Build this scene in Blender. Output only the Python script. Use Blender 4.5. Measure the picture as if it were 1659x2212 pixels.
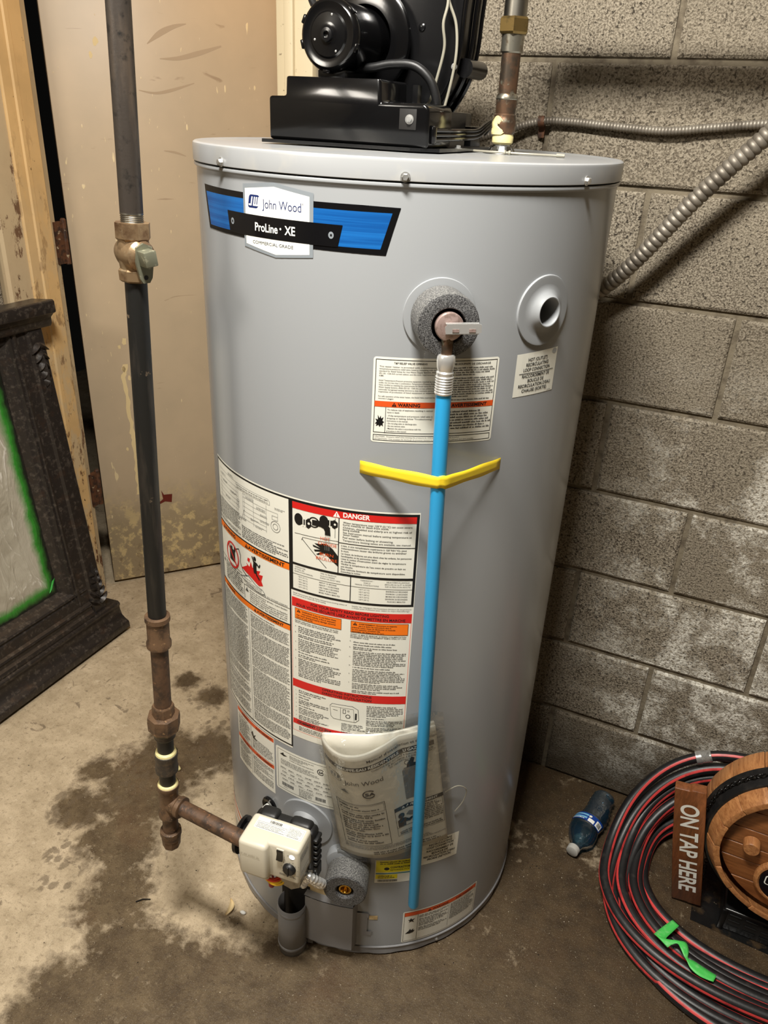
import bpy, bmesh, math, random
from mathutils import Vector, Matrix
from mathutils.geometry import tessellate_polygon
R_ = math.radians
PI = math.pi
random.seed(7)
for o in list(bpy.data.objects):
    bpy.data.objects.remove(o)
SC = bpy.context.scene
COL = SC.collection

# ------------------------------------------------------------------ camera
def heading(yaw, pitch, roll):
    fw = Vector((math.sin(yaw)*math.cos(pitch), math.cos(yaw)*math.cos(pitch), -math.sin(pitch)))
    rt = Vector((math.cos(yaw), -math.sin(yaw), 0))
    up = rt.cross(fw)
    return fw, rt*math.cos(roll)+up*math.sin(roll), up*math.cos(roll)-rt*math.sin(roll)
fw, rt, up = heading(-0.419327, 0.471396, 0.049511)
cd = bpy.data.cameras.new('camera')
cam = bpy.data.objects.new('camera', cd)
COL.objects.link(cam)
m = Matrix((rt, up, -fw)).transposed().to_4x4()
m.translation = (0.527546, -1.589758, 1.520785)
cam.matrix_world = m
cd.sensor_fit = 'HORIZONTAL'
cd.sensor_width = 36
cd.lens = 36*1676.6/1659
cd.clip_start = 0.02
SC.camera = cam

# ------------------------------------------------------------------ world, lamps, exposure
w = bpy.data.worlds.new('world')
SC.world = w
w.use_nodes = True
w.node_tree.nodes['Background'].inputs[0].default_value = (0.9, 0.85, 0.75, 1)
w.node_tree.nodes['Background'].inputs[1].default_value = 0.003
SC.view_settings.view_transform = 'Standard'
SC.view_settings.look = 'None'
SC.view_settings.gamma = 1
SC.view_settings.exposure = 0.0
SC.view_settings.use_curve_mapping = False

def area(name, loc, target, sx, sy, power, col):
    d = bpy.data.lights.new(name, 'AREA')
    d.shape = 'RECTANGLE'; d.size = sx; d.size_y = sy; d.energy = power; d.color = col
    o = bpy.data.objects.new(name, d)
    COL.objects.link(o)
    o.location = loc
    o.rotation_euler = (Vector(target)-Vector(loc)).to_track_quat('-Z', 'Y').to_euler()
    return o
area('ceiling_lamp', (0.20, -1.27, 2.55), (0.20, -0.9, 0), 0.42, 0.18, 71, (1, 0.96, 0.885))
area('room_light', (-1.0, -2.6, 2.45), (-0.7, -0.4, 0.4), 0.5, 0.5, 24, (1, 0.93, 0.82))
area('added_warm_fill', (-.45, .45, 2.45), (-.9, .6, 1.6), 0.12, 0.12, 5, (1, 0.62, 0.30))  # added warm fill with no known source, tints the upper door leaf

# ------------------------------------------------------------------ materials
def lin(c):
    return tuple(((v/255)/12.92 if v/255 <= .04045 else ((v/255+.055)/1.055)**2.4) for v in c)
MATS = {}
class NT:
    def __init__(s, name):
        s.m = bpy.data.materials.new(name); s.m.use_nodes = True
        s.t = s.m.node_tree; s.n = s.t.nodes; s.l = s.t.links
        s.b = s.n['Principled BSDF']; s.out = s.n['Material Output']
        s.co = s.n.new('ShaderNodeTexCoord').outputs['Object']
    def new(s, k, **kw):
        x = s.n.new('ShaderNode'+k)
        for a, v in kw.items(): setattr(x, a, v)
        return x
    def world(s):
        s.co = s.new('NewGeometry').outputs['Position']
    def coords(s, stretch=None):
        if not stretch: return s.co
        v = s.new('VectorMath', operation='MULTIPLY'); s.l.new(s.co, v.inputs[0]); v.inputs[1].default_value = stretch
        return v.outputs[0]
    def noise(s, scale, detail=4, rough=.6, stretch=None, dist=0):
        x = s.new('TexNoise'); s.l.new(s.coords(stretch), x.inputs['Vector'])
        x.inputs['Scale'].default_value = scale; x.inputs['Detail'].default_value = detail
        x.inputs['Roughness'].default_value = rough; x.inputs['Distortion'].default_value = dist
        return x.outputs['Fac']
    def voro(s, scale, feature='F1', stretch=None):
        x = s.new('TexVoronoi', feature=feature); s.l.new(s.coords(stretch), x.inputs['Vector'])
        x.inputs['Scale'].default_value = scale
        return x.outputs['Distance']
    def ramp(s, sock, lo, hi, a=0., b=1.):
        x = s.new('MapRange'); x.clamp = True
        s.l.new(sock, x.inputs[0])
        for i, v in enumerate((lo, hi, a, b)): x.inputs[i+1].default_value = v
        return x.outputs[0]
    def math(s, op, a, b=None):
        x = s.new('Math', operation=op)
        for i, v in enumerate((a, b)):
            if v is None: continue
            if isinstance(v, (int, float)): x.inputs[i].default_value = v
            else: s.l.new(v, x.inputs[i])
        return x.outputs[0]
    def axis(s, k):
        x = s.new('SeparateXYZ'); s.l.new(s.co, x.inputs[0]); return x.outputs[k]
    def mix(s, fac, a, b):
        x = s.new('Mix', data_type='RGBA')
        if isinstance(fac, (int, float)): x.inputs[0].default_value = fac
        else: s.l.new(fac, x.inputs[0])
        for i, v in ((6, a), (7, b)):
            if isinstance(v, tuple): x.inputs[i].default_value = v[:3]+(1,)
            else: s.l.new(v, x.inputs[i])
        return x.outputs[2]
    def mixf(s, fac, a, b):
        return s.math('ADD', s.math('MULTIPLY', fac, b-a), a)
    def bump(s, h, strength, dist=.002):
        x = s.new('Bump'); s.l.new(h, x.inputs['Height'])
        x.inputs['Strength'].default_value = strength; x.inputs['Distance'].default_value = dist
        if s.b.inputs['Normal'].is_linked: s.l.new(s.b.inputs['Normal'].links[0].from_socket, x.inputs['Normal'])
        s.l.new(x.outputs[0], s.b.inputs['Normal'])
    def set(s, **kw):
        names = dict(col='Base Color', rough='Roughness', metal='Metallic', spec='Specular IOR Level', coat='Coat Weight', emit='Emission Color', emits='Emission Strength', sheen='Sheen Weight', alpha='Alpha', trans='Transmission Weight', ior='IOR', coatr='Coat Roughness')
        for k, v in kw.items():
            i = s.b.inputs[names[k]]
            if isinstance(v, tuple): i.default_value = v[:3]+(1,)
            elif isinstance(v, (int, float)): i.default_value = v
            else: s.l.new(v, i)
def mat(name, rgb, rough=.5, metal=0, layers=(), bump=(), coat=0, spec=.5, world=False):
    t = NT(name)
    if world: t.world()
    col = lin(rgb)
    for L in layers:
        k = dict(scale=20, lo=.5, hi=.6, detail=4, rough=.6, stretch=None, fac=1, zr=None, kind='noise'); k.update(L)
        f = t.noise(k['scale'], k['detail'], k['rough'], k['stretch']) if k['kind'] == 'noise' else t.voro(k['scale'], stretch=k['stretch'])
        f = t.ramp(f, k['lo'], k['hi'], 0, k['fac'])
        if k['zr']: f = t.math('MULTIPLY', f, t.ramp(t.axis(2), *k['zr']))
        col = t.mix(f, col, lin(k['col']))
    t.set(col=col, rough=rough, metal=metal, coat=coat, spec=spec)
    for (sc, st, di) in bump:
        t.bump(t.noise(sc, 4, .65), st, di)
    MATS[name] = t.m
    return t.m

M = {}
M['tank'] = mat('tank_grey', (148, 151, 154), .22, 0, bump=[(260, .02, .001)], spec=.5)
M['tank_lid'] = mat('tank_lid_grey', (149, 151, 153), .28, 0, layers=[dict(col=(172, 168, 158), scale=12, lo=.5, hi=.7, fac=.5)])
M['tank_dull'] = mat('cover_grey', (138, 138, 140), .42)
M['plastic_grey'] = mat('flange_grey_plastic', (142, 145, 148), .5)
M['white_plastic'] = mat('white_plastic', (225, 224, 218), .4)
M['label_white'] = mat('label_white', (226, 225, 214), .38)
M['label_grey'] = mat('label_silver', (165, 168, 170), .3)
M['ink'] = mat('print_black', (14, 14, 16), .4)
M['ink_soft'] = mat('print_grey', (58, 58, 60), .4)
M['ink_faint'] = mat('print_pale_grey', (128, 128, 126), .4)
M['ink_red'] = mat('print_red', (205, 28, 24), .4)
M['ink_redl'] = mat('print_orange_red', (214, 82, 30), .4)
M['ink_pink'] = mat('print_pale_red', (228, 122, 104), .4)
M['ink_orange'] = mat('print_orange', (240, 118, 18), .4)
M['ink_white'] = mat('print_white', (238, 238, 232), .4)
M['ink_yellow'] = mat('print_yellow', (236, 222, 20), .4)
M['ink_teal'] = mat('print_teal', (20, 120, 130), .4)
M['badge_black'] = mat('badge_black', (14, 14, 16), .14)
M['badge_blue'] = mat('badge_blue', (18, 76, 142), .14, layers=[dict(col=(26, 96, 166), scale=60, lo=.4, hi=.6, stretch=(.05, .05, 3))])
M['badge_white'] = mat('badge_white', (238, 238, 230), .25)
M['badge_navy'] = mat('badge_navy', (22, 38, 92), .25)
M['badge_silver'] = mat('badge_silver', (150, 158, 165), .25, .3)
M['black_gloss'] = mat('black_gloss_paint', (9, 9, 10), .16, 0, coat=.1)
M['black_plastic'] = mat('black_plastic', (15, 15, 16), .22)
M['black_matt'] = mat('black_rubber', (20, 20, 21), .45, bump=[(160, .2, .001)])
M['zinc'] = mat('zinc_steel', (205, 205, 203), .26, .75, layers=[dict(col=(120, 118, 112), scale=90, lo=.5, hi=.7, fac=.7)])
M['chrome'] = mat('bright_steel', (224, 224, 222), .24, .72)
M['galv'] = mat('galvanised_steel', (150, 146, 136), .36, 1, layers=[dict(col=(95, 88, 78), scale=40, lo=.5, hi=.75)])
M['conduit'] = mat('armoured_conduit', (138, 131, 120), .5, .5, layers=[dict(col=(80, 72, 62), scale=25, lo=.45, hi=.7, fac=.7)])
M['copper'] = mat('aged_copper', (118, 90, 70), .36, .75, layers=[dict(col=(84, 74, 64), scale=45, lo=.42, hi=.6), dict(col=(150, 150, 132), scale=70, lo=.58, hi=.68, fac=.8)], bump=[(90, .15, .001)])
M['solder'] = mat('solder_grey', (168, 164, 150), .3, .9, layers=[dict(col=(110, 90, 70), scale=60, lo=.5, hi=.65)])
M['brass_old'] = mat('old_brass', (150, 126, 78), .34, .9, layers=[dict(col=(92, 84, 60), scale=50, lo=.48, hi=.66)])
M['dope'] = mat('yellow_pipe_dope', (220, 208, 150), .5, bump=[(120, .4, .002)])
M['brass'] = mat('bright_brass', (205, 160, 66), .16, 1)
M['bronze'] = mat('bronze_valve', (166, 140, 108), .36, .75, layers=[dict(col=(112, 84, 62), scale=45, lo=.45, hi=.68), dict(col=(196, 180, 150), scale=70, lo=.58, hi=.75, fac=.6)], bump=[(140, .3, .001)])
M['verdigris'] = mat('green_painted_valve_handle', (124, 124, 106), .4, .5, layers=[dict(col=(178, 174, 150), scale=70, lo=.56, hi=.66)])
M['pipe_black'] = mat('black_iron_pipe', (21, 21, 20), .46, .05, layers=[dict(col=(62, 55, 48), scale=60, lo=.5, hi=.75, stretch=(1, 1, .12), fac=.8), dict(col=(112, 96, 78), scale=50, lo=.66, hi=.72)], bump=[(170, .2, .001)])
M['pipe_upper'] = mat('worn_iron_pipe', (58, 52, 47), .4, .25, layers=[dict(col=(98, 84, 70), scale=26, lo=.48, hi=.7, stretch=(1, 1, .2), fac=.8), dict(col=(30, 28, 26), scale=60, lo=.56, hi=.7)], bump=[(170, .2, .001)])
M['pipe_rust'] = mat('rusty_iron_pipe', (90, 66, 48), .52, .1, layers=[dict(col=(58, 44, 34), scale=46, lo=.45, hi=.62), dict(col=(136, 96, 66), scale=90, lo=.6, hi=.72)], bump=[(140, .4, .001)])
M['fitting'] = mat('malleable_fitting', (104, 80, 59), .46, .25, layers=[dict(col=(64, 50, 40), scale=60, lo=.45, hi=.65), dict(col=(150, 118, 84), scale=120, lo=.6, hi=.7)], bump=[(150, .45, .001)])
M['fitting_dark'] = mat('dark_fitting', (58, 52, 46), .44, .25, layers=[dict(col=(92, 78, 62), scale=80, lo=.5, hi=.7)], bump=[(150, .4, .001)])
M['blue_pipe'] = mat('blue_plastic_pipe', (44, 158, 216), .3)
M['tape_yellow'] = mat('yellow_tape', (238, 208, 44), .45, bump=[(90, .25, .001)], layers=[dict(col=(214, 180, 30), scale=30, lo=.5, hi=.7, fac=.6, stretch=(.2, .2, 3))])
M['tape_green'] = mat('green_tape', (72, 190, 84), .5, layers=[dict(col=(122, 200, 122), scale=60, lo=.55, hi=.68, fac=.8)], bump=[(60, .3, .001)])
M['cream'] = mat('cream_control_plastic', (208, 202, 184), .34)
M['cream_label'] = mat('control_label', (232, 232, 224), .4)
M['led'] = NT('status_light').m
_b = M['led'].node_tree.nodes['Principled BSDF']; _b.inputs['Emission Color'].default_value = (.85, .92, 1, 1); _b.inputs['Emission Strength'].default_value = 2.0
M['red_plastic'] = mat('red_plastic', (150, 22, 20), .3)
M['wire_red'] = mat('wire_red', (222, 74, 50), .4)
M['wire_yellow'] = mat('wire_yellow', (222, 176, 40), .4)
M['wire_white'] = mat('wire_white', (214, 210, 196), .4)
M['wire_grey'] = mat('wire_grey', (142, 138, 124), .4)
M['beige'] = mat('beige_insulation', (206, 184, 140), .7, layers=[dict(col=(176, 150, 104), scale=40, lo=.5, hi=.65)])
M['dark_void'] = mat('dark_burner_opening', (16, 13, 11), .7)
M['pinkcap'] = mat('relief_valve_cap', (168, 146, 140), .35, .5, layers=[dict(col=(140, 120, 112), scale=120, lo=.5, hi=.62)])
M['paper'] = mat('paper_white', (216, 212, 200), .6)
M['paper_edge'] = mat('paper_page_edges', (236, 234, 224), .6)
M['hose'] = mat('black_rubber_hose', (25, 25, 26), .42, layers=[dict(col=(52, 50, 48), scale=50, lo=.55, hi=.72, fac=.6)], bump=[(200, .15, .001)])
M['hose_red'] = mat('red_hose_stripe', (196, 64, 62), .42, layers=[dict(col=(150, 44, 44), scale=40, lo=.5, hi=.7)])

def wood(name, dark, light, axis, scale=9, rough=.38):
    t = NT(name)
    st = [14, 14, 14]; st[axis] = .9
    n = t.noise(scale, 6, .65, tuple(st), .6)
    n2 = t.noise(scale*6, 3, .6, tuple(v*1.0 for v in st))
    c = t.mix(t.ramp(n, .32, .68), lin(dark), lin(light))
    c = t.mix(t.ramp(n2, .58, .72, 0, .6), c, lin(tuple(v*.62 for v in dark)))
    t.set(col=c, rough=rough)
    t.bump(n2, .35, .001)
    return t.m
M['barrel'] = wood('barrel_wood', (132, 82, 46), (182, 128, 80), 1)
M['barrel_head'] = wood('barrel_head_wood', (104, 62, 32), (142, 90, 50), 0)
M['sign_wood'] = wood('sign_wood', (92, 52, 26), (128, 76, 42), 2)

def ornate():
    t = NT('dark_ornate_frame')
    n = t.noise(70, 5, .7)
    n2 = t.noise(24, 4, .6)
    c = t.mix(t.ramp(n, .52, .72, 0, .7), lin((46, 41, 38)), lin((104, 95, 86)))
    c = t.mix(t.ramp(n2, .58, .7, 0, .5), c, lin((66, 50, 40)))
    t.set(col=c, rough=.36, metal=.2)
    t.bump(n, .5, .0015)
    return t.m
M['ornate'] = ornate()

def film(name, tint, glossy, rough, wr=30, body=None):
    t = NT(name)
    for x in (t.b,): t.n.remove(x)
    tr = t.new('BsdfTransparent'); tr.inputs[0].default_value = lin(tint)+(1,)
    gl = t.new('BsdfGlossy'); gl.inputs['Roughness'].default_value = rough
    n = t.noise(wr, 3, .5)
    b = t.new('Bump'); t.l.new(n, b.inputs['Height']); b.inputs['Strength'].default_value = .5; b.inputs['Distance'].default_value = .01 if wr < 50 else .002
    t.l.new(b.outputs[0], gl.inputs['Normal'])
    mx = t.new('MixShader')
    fr = t.new('LayerWeight'); fr.inputs[0].default_value = .35
    f = t.ramp(fr.outputs['Fresnel'], 0, 1, glossy, min(1, glossy+.55))
    t.l.new(f, mx.inputs[0]); t.l.new(tr.outputs[0], mx.inputs[1]); t.l.new(gl.outputs[0], mx.inputs[2])
    last = mx
    if body:
        df = t.new('BsdfDiffuse'); df.inputs[0].default_value = lin(body[0])+(1,)
        last = t.new('MixShader'); last.inputs[0].default_value = body[1]; t.l.new(mx.outputs[0], last.inputs[1]); t.l.new(df.outputs[0], last.inputs[2])
    t.l.new(last.outputs[0], t.out.inputs[0])
    return t.m
M['film'] = film('clear_plastic_bag', (247, 247, 245), .07, .10, 45)
M['bottle'] = film('clear_blue_bottle', (150, 192, 220), .07, .08, 60, ((66, 104, 128), .10))

def foam():
    t = NT('dark_foam')
    v = t.noise(620, 3, .7)
    c = t.mix(t.ramp(v, .42, .64), lin((34, 34, 36)), lin((112, 112, 112)))
    t.set(col=c, rough=.5)
    t.bump(v, .6, .0015)
    return t.m
M['foam'] = foam()
def foam2():
    t = NT('grey_foam_side')
    v = t.noise(520, 3, .7)
    c = t.mix(t.ramp(v, .42, .62), lin((62, 62, 62)), lin((128, 127, 124)))
    t.set(col=c, rough=.48); t.bump(v, .5, .0015)
    return t.m
M['foam_side'] = foam2()

def block_mat(name, base, dark, light):
    t = NT(name); t.world()
    oi = t.new('ObjectInfo').outputs['Random']
    n = t.noise(290, 3, .6); big = t.noise(9, 4, .6); mid = t.noise(3.2, 3, .6)
    c = t.mix(t.ramp(n, .42, .57), lin(dark), lin(base))
    c = t.mix(t.ramp(big, .35, .7, 0, .55), c, lin(light))
    v = t.noise(180, 2, .5)
    c = t.mix(t.ramp(v, .59, .65, 0, .9), c, lin((40, 34, 28)))
    t2 = t.mix(t.math('MULTIPLY', oi, .35), c, lin((112, 102, 86)))
    # white salt bloom on the low courses
    z = t.axis(2); x = t.axis(0)
    e = t.math('MULTIPLY', t.ramp(t.noise(6.5, 8, .74), .48, .58), t.ramp(z, 1.15, .75))
    e = t.math('MULTIPLY', e, t.ramp(x, .30, .50))
    e = t.math('MULTIPLY', e, t.ramp(t.noise(160, 3, .7), .38, .55))
    t2 = t.mix(t.math('MULTIPLY', e, .95), t2, lin((226, 222, 210)))
    # damp foot of the wall
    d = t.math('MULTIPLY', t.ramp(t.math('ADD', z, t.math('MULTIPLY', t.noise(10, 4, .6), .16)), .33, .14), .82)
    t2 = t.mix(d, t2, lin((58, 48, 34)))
    t.set(col=t2, rough=.88, spec=.25)
    t.bump(n, .7, .004)
    t.bump(v, .5, .003)
    return t.m
M['block'] = block_mat('concrete_block_face', (164, 154, 137), (92, 83, 71), (142, 133, 116))
M['mortar'] = mat('mortar_joint', (120, 110, 92), .9, 0, layers=[dict(col=(84, 74, 60), scale=30, lo=.45, hi=.65)], bump=[(120, .5, .003)], world=True)
M['plaster'] = mat('dim_plaster', (120, 112, 98), .9, world=True)
M['ceiling'] = mat('ceiling_paint', (170, 160, 142), .9, world=True)

WET = [(-.56, -.42, .10), (-.50, -.36, .08), (-.57, -.55, .13), (-.50, -.70, .11), (-.42, -.80, .12), (-.27, -.90, .16), (-.14, -.92, .20), (-.34, -1.02, .12), (.02, -.83, .16), (.18, -.78, .22), (.45, -.42, .26), (.55, -.55, .26), (.35, -.10, .16), (.55, -.02, .22), (.75, -.18, .26), (.9, -.35, .3), (.45, -.9, .4), (-.65, -.66, .07), (.30, -.62, .2), (-.70, -.55, .05), (-.16, -.735, .045), (.78, -.55, .3), (-.44, -.13, .05), (-.62, -.18, .04), (-.72, -.16, .04)]
BOOT = [(-.62, -.57, .07), (-.66, -.66, .07), (-.60, -.46, .06), (-.46, -.30, .10), (-.40, -.26, .07), (-.52, -.27, .05), (-.57, -.80, .06), (-.45, -.14, .05), (-.62, -.20, .05)]
DRY = [(-.26, -.66, .13), (-.14, -.66, .07), (-.36, -.56, .06), (-.62, -.95, .16)]
def floor_mat():
    t = NT('stained_concrete_floor')
    def field(L):
        s = None
        for (x, y, r) in L:
            d = t.new('VectorMath', operation='DISTANCE'); t.l.new(t.co, d.inputs[0]); d.inputs[1].default_value = (x, y, 0)
            f = t.ramp(d.outputs['Value'], r*1.7, r*.4)
            s = f if s is None else t.math('MAXIMUM', s, f)
        return s
    s = t.math('SUBTRACT', t.math('MULTIPLY', field(WET), 1.45), t.math('MULTIPLY', field(DRY), .9))
    n1 = t.noise(6, 6, .7, None, .6); n2 = t.noise(34, 6, .74); n3 = t.noise(90, 4, .7)
    vo = t.voro(46)
    a = t.math('ADD', s, t.math('ADD', t.math('MULTIPLY', t.math('SUBTRACT', n1, .5), 1.9), t.math('MULTIPLY', t.math('SUBTRACT', n2, .5), 1.5)))
    a = t.math('ADD', a, t.math('MULTIPLY', t.math('SUBTRACT', .32, vo), .45))
    wet = t.ramp(a, .40, 1.0)
    dry = t.mix(t.ramp(t.noise(14, 6, .72), .35, .65), lin((196, 178, 150)), lin((164, 147, 120)))
    dry = t.mix(t.ramp(n3, .54, .66, 0, .6), dry, lin((132, 116, 92)))
    dry = t.mix(t.ramp(n2, .60, .68, 0, .6), dry, lin((212, 197, 172)))
    wc = t.mix(t.ramp(t.noise(16, 6, .75), .34, .66), lin((108, 92, 69)), lin((72, 58, 41)))
    wc = t.mix(t.ramp(n3, .54, .66, 0, .7), wc, lin((70, 56, 40)))
    wc = t.mix(t.ramp(n2, .60, .70, 0, .5), wc, lin((146, 130, 104)))
    wc = t.mix(t.ramp(t.noise(5, 4, .6), .55, .7, 0, .4), wc, lin((96, 70, 48)))
    # the wet dirt by the blocks is the darkest; shadow is painted in too
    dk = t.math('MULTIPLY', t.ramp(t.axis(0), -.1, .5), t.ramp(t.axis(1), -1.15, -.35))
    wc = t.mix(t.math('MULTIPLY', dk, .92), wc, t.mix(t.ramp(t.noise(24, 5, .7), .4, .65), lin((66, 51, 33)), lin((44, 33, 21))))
    c = t.mix(wet, dry, wc)
    cells = t.math('ADD', t.voro(52, stretch=(1, .8, 1)), t.math('MULTIPLY', t.math('SUBTRACT', n2, .5), 1.5))
    bt = t.math('MULTIPLY', t.ramp(cells, .50, .34), t.ramp(t.math('ADD', field(BOOT), t.math('MULTIPLY', t.math('SUBTRACT', n1, .5), 1.6)), .42, .56))
    c = t.mix(t.math('MULTIPLY', bt, .62), c, lin((96, 82, 64)))
    n4 = t.noise(420, 3, .7)
    c = t.mix(t.ramp(n4, .52, .68, 0, .32), c, lin((58, 46, 32)))
    c = t.mix(t.ramp(n4, .44, .32, 0, .16), c, lin((206, 190, 162)))
    c = t.mix(t.ramp(t.noise(220, 2, .5), .71, .76, 0, .7), c, lin((200, 190, 170)))
    v = t.noise(17, 4, .65, None, 1.2)
    c = t.mix(t.math('MULTIPLY', t.ramp(v, .63, .68), .6), c, lin((86, 72, 56)))
    t.set(col=c, rough=t.mixf(wet, .82, .46), spec=.4)
    t.bump(n2, .35, .004); t.bump(t.noise(160, 4, .7), .4, .002)
    return t.m
M['floor'] = floor_mat()

def door_paint():
    t = NT('scuffed_beige_door_paint')
    c = t.mix(t.ramp(t.noise(5, 4, .6), .35, .7), lin((190, 170, 142)), lin((180, 162, 136)))
    z = t.axis(2)
    # flaked paint and grime along the foot of the leaf
    foot = t.ramp(t.math('ADD', z, t.math('MULTIPLY', t.noise(9, 5, .7), .30)), .52, .36)
    c = t.mix(t.math('MULTIPLY', foot, .75), c, lin((150, 134, 104)))
    fl = t.math('MULTIPLY', t.ramp(t.noise(26, 6, .72), .50, .58), foot)
    c = t.mix(fl, c, lin((208, 186, 138)))
    dk = t.math('MULTIPLY', t.ramp(t.noise(34, 6, .75), .56, .64), t.ramp(z, .20, .0))
    c = t.mix(t.math('MULTIPLY', dk, .9), c, lin((88, 66, 42)))
    # small chips and light scratches
    ch = t.math('MAXIMUM', t.ramp(t.noise(46, 2, .5, (1, 1, .34)), .72, .745), t.ramp(t.noise(110, 3, .6, (1, 1, .22)), .705, .73, 0, .8))
    c = t.mix(ch, c, lin((222, 202, 160)))
    sm = t.ramp(t.noise(6, 3, .5, (1, 1, 5), 1.5), .70, .76, 0, .5)
    c = t.mix(sm, c, lin((130, 104, 80)))
    t.set(col=c, rough=.42)
    t.bump(ch, .3, .001)
    return t.m
M['door'] = door_paint()
def frame_paint(name, tan, lowrust):
    t = NT(name)
    c = t.mix(t.ramp(t.noise(8, 4, .6), .4, .7), lin(tan), lin(tuple(v*.93 for v in tan)))
    z = t.axis(2)
    pal = t.math('MULTIPLY', t.ramp(t.noise(12, 6, .7, (1, 1, .5)), .48, .56), t.ramp(z, 1.5, .6, lowrust, 1))
    c = t.mix(t.math('MULTIPLY', pal, .8), c, lin((192, 172, 138)))
    ru = t.math('MULTIPLY', t.ramp(t.noise(30, 6, .75, (1, 1, .4)), .55, .61), t.ramp(z, 1.7, .3, lowrust, 1))
    c = t.mix(ru, c, lin((86, 48, 26)))
    dk = t.ramp(t.noise(60, 4, .7, (1, 1, .5)), .68, .71)
    c = t.mix(dk, c, lin((40, 26, 18)))
    t.set(col=c, rough=.5)
    t.bump(ru, .5, -.001)
    return t.m
M['frame_tan'] = frame_paint('tan_steel_frame_paint', (214, 178, 124), .0)
M['frame_edge'] = frame_paint('rusty_frame_edge_paint', (194, 172, 138), .75)
M['frame_stop'] = frame_paint('beige_frame_stop_paint', (172, 152, 120), .0)
M['rust'] = mat('rusty_hinge', (92, 58, 36), .7, .1, layers=[dict(col=(54, 36, 26), scale=60, lo=.45, hi=.6), dict(col=(178, 160, 132), scale=50, lo=.62, hi=.68)], bump=[(120, .5, .002)])
M['trim'] = mat('pale_jamb_paint', (196, 180, 148), .5, layers=[dict(col=(130, 116, 92), scale=70, lo=.66, hi=.72)])
def pane():
    t = NT('masked_mirror_pane')
    # object space: x along width, z up the leaning pane; green overspray hugs the border
    x = t.axis(0); z = t.axis(2)
    ex = t.math('SUBTRACT', x, 0.0)
    e = t.math('MINIMUM', t.math('MULTIPLY', ex, -1), z)
    e = t.math('ADD', e, t.math('MULTIPLY', t.math('SUBTRACT', t.noise(16, 4, .6), .5), .035))
    base = t.mix(t.ramp(t.noise(6, 4, .6, None, 1.0), .35, .65), lin((190, 184, 168)), lin((164, 157, 140)))
    wr = t.ramp(t.noise(9, 3, .55, (2.2, 1, .8), 2.4), .585, .66, 0, .85)
    base = t.mix(wr, base, lin((228, 224, 214)))
    c = t.mix(t.ramp(e, .047, .024), base, lin((58, 138, 50)))
    c = t.mix(t.ramp(e, .022, .004), c, lin((36, 40, 32)))
    t.set(col=c, rough=.28, spec=.5)
    t.bump(t.noise(9, 3, .5, (2.2, 1, .8), 2.4), .5, .008)
    return t.m
M['pane'] = pane()
M['mat_sheet'] = mat('black_plastic_sheet', (19, 19, 19), .3, layers=[dict(col=(58, 46, 32), scale=16, lo=.5, hi=.6), dict(col=(150, 136, 112), scale=70, lo=.70, hi=.74)], bump=[(22, .5, .004)])
M['crate'] = mat('black_crate_plastic', (13, 13, 13), .28)
M['hoop'] = mat('black_iron_hoop', (33, 32, 32), .4, .4, layers=[dict(col=(64, 60, 56), scale=24, lo=.5, hi=.7, fac=.7)])
M['leaf'] = mat('dry_leaf', (206, 184, 140), .7)
M['grit'] = mat('floor_grit', (150, 134, 104), .8, layers=[dict(col=(60, 46, 30), scale=90, lo=.4, hi=.6)])
M['cap_white'] = mat('bottle_cap_white', (176, 174, 168), .5)
M['sheet_grey'] = mat('grey_panel_edge', (112, 106, 92), .7)

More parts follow.
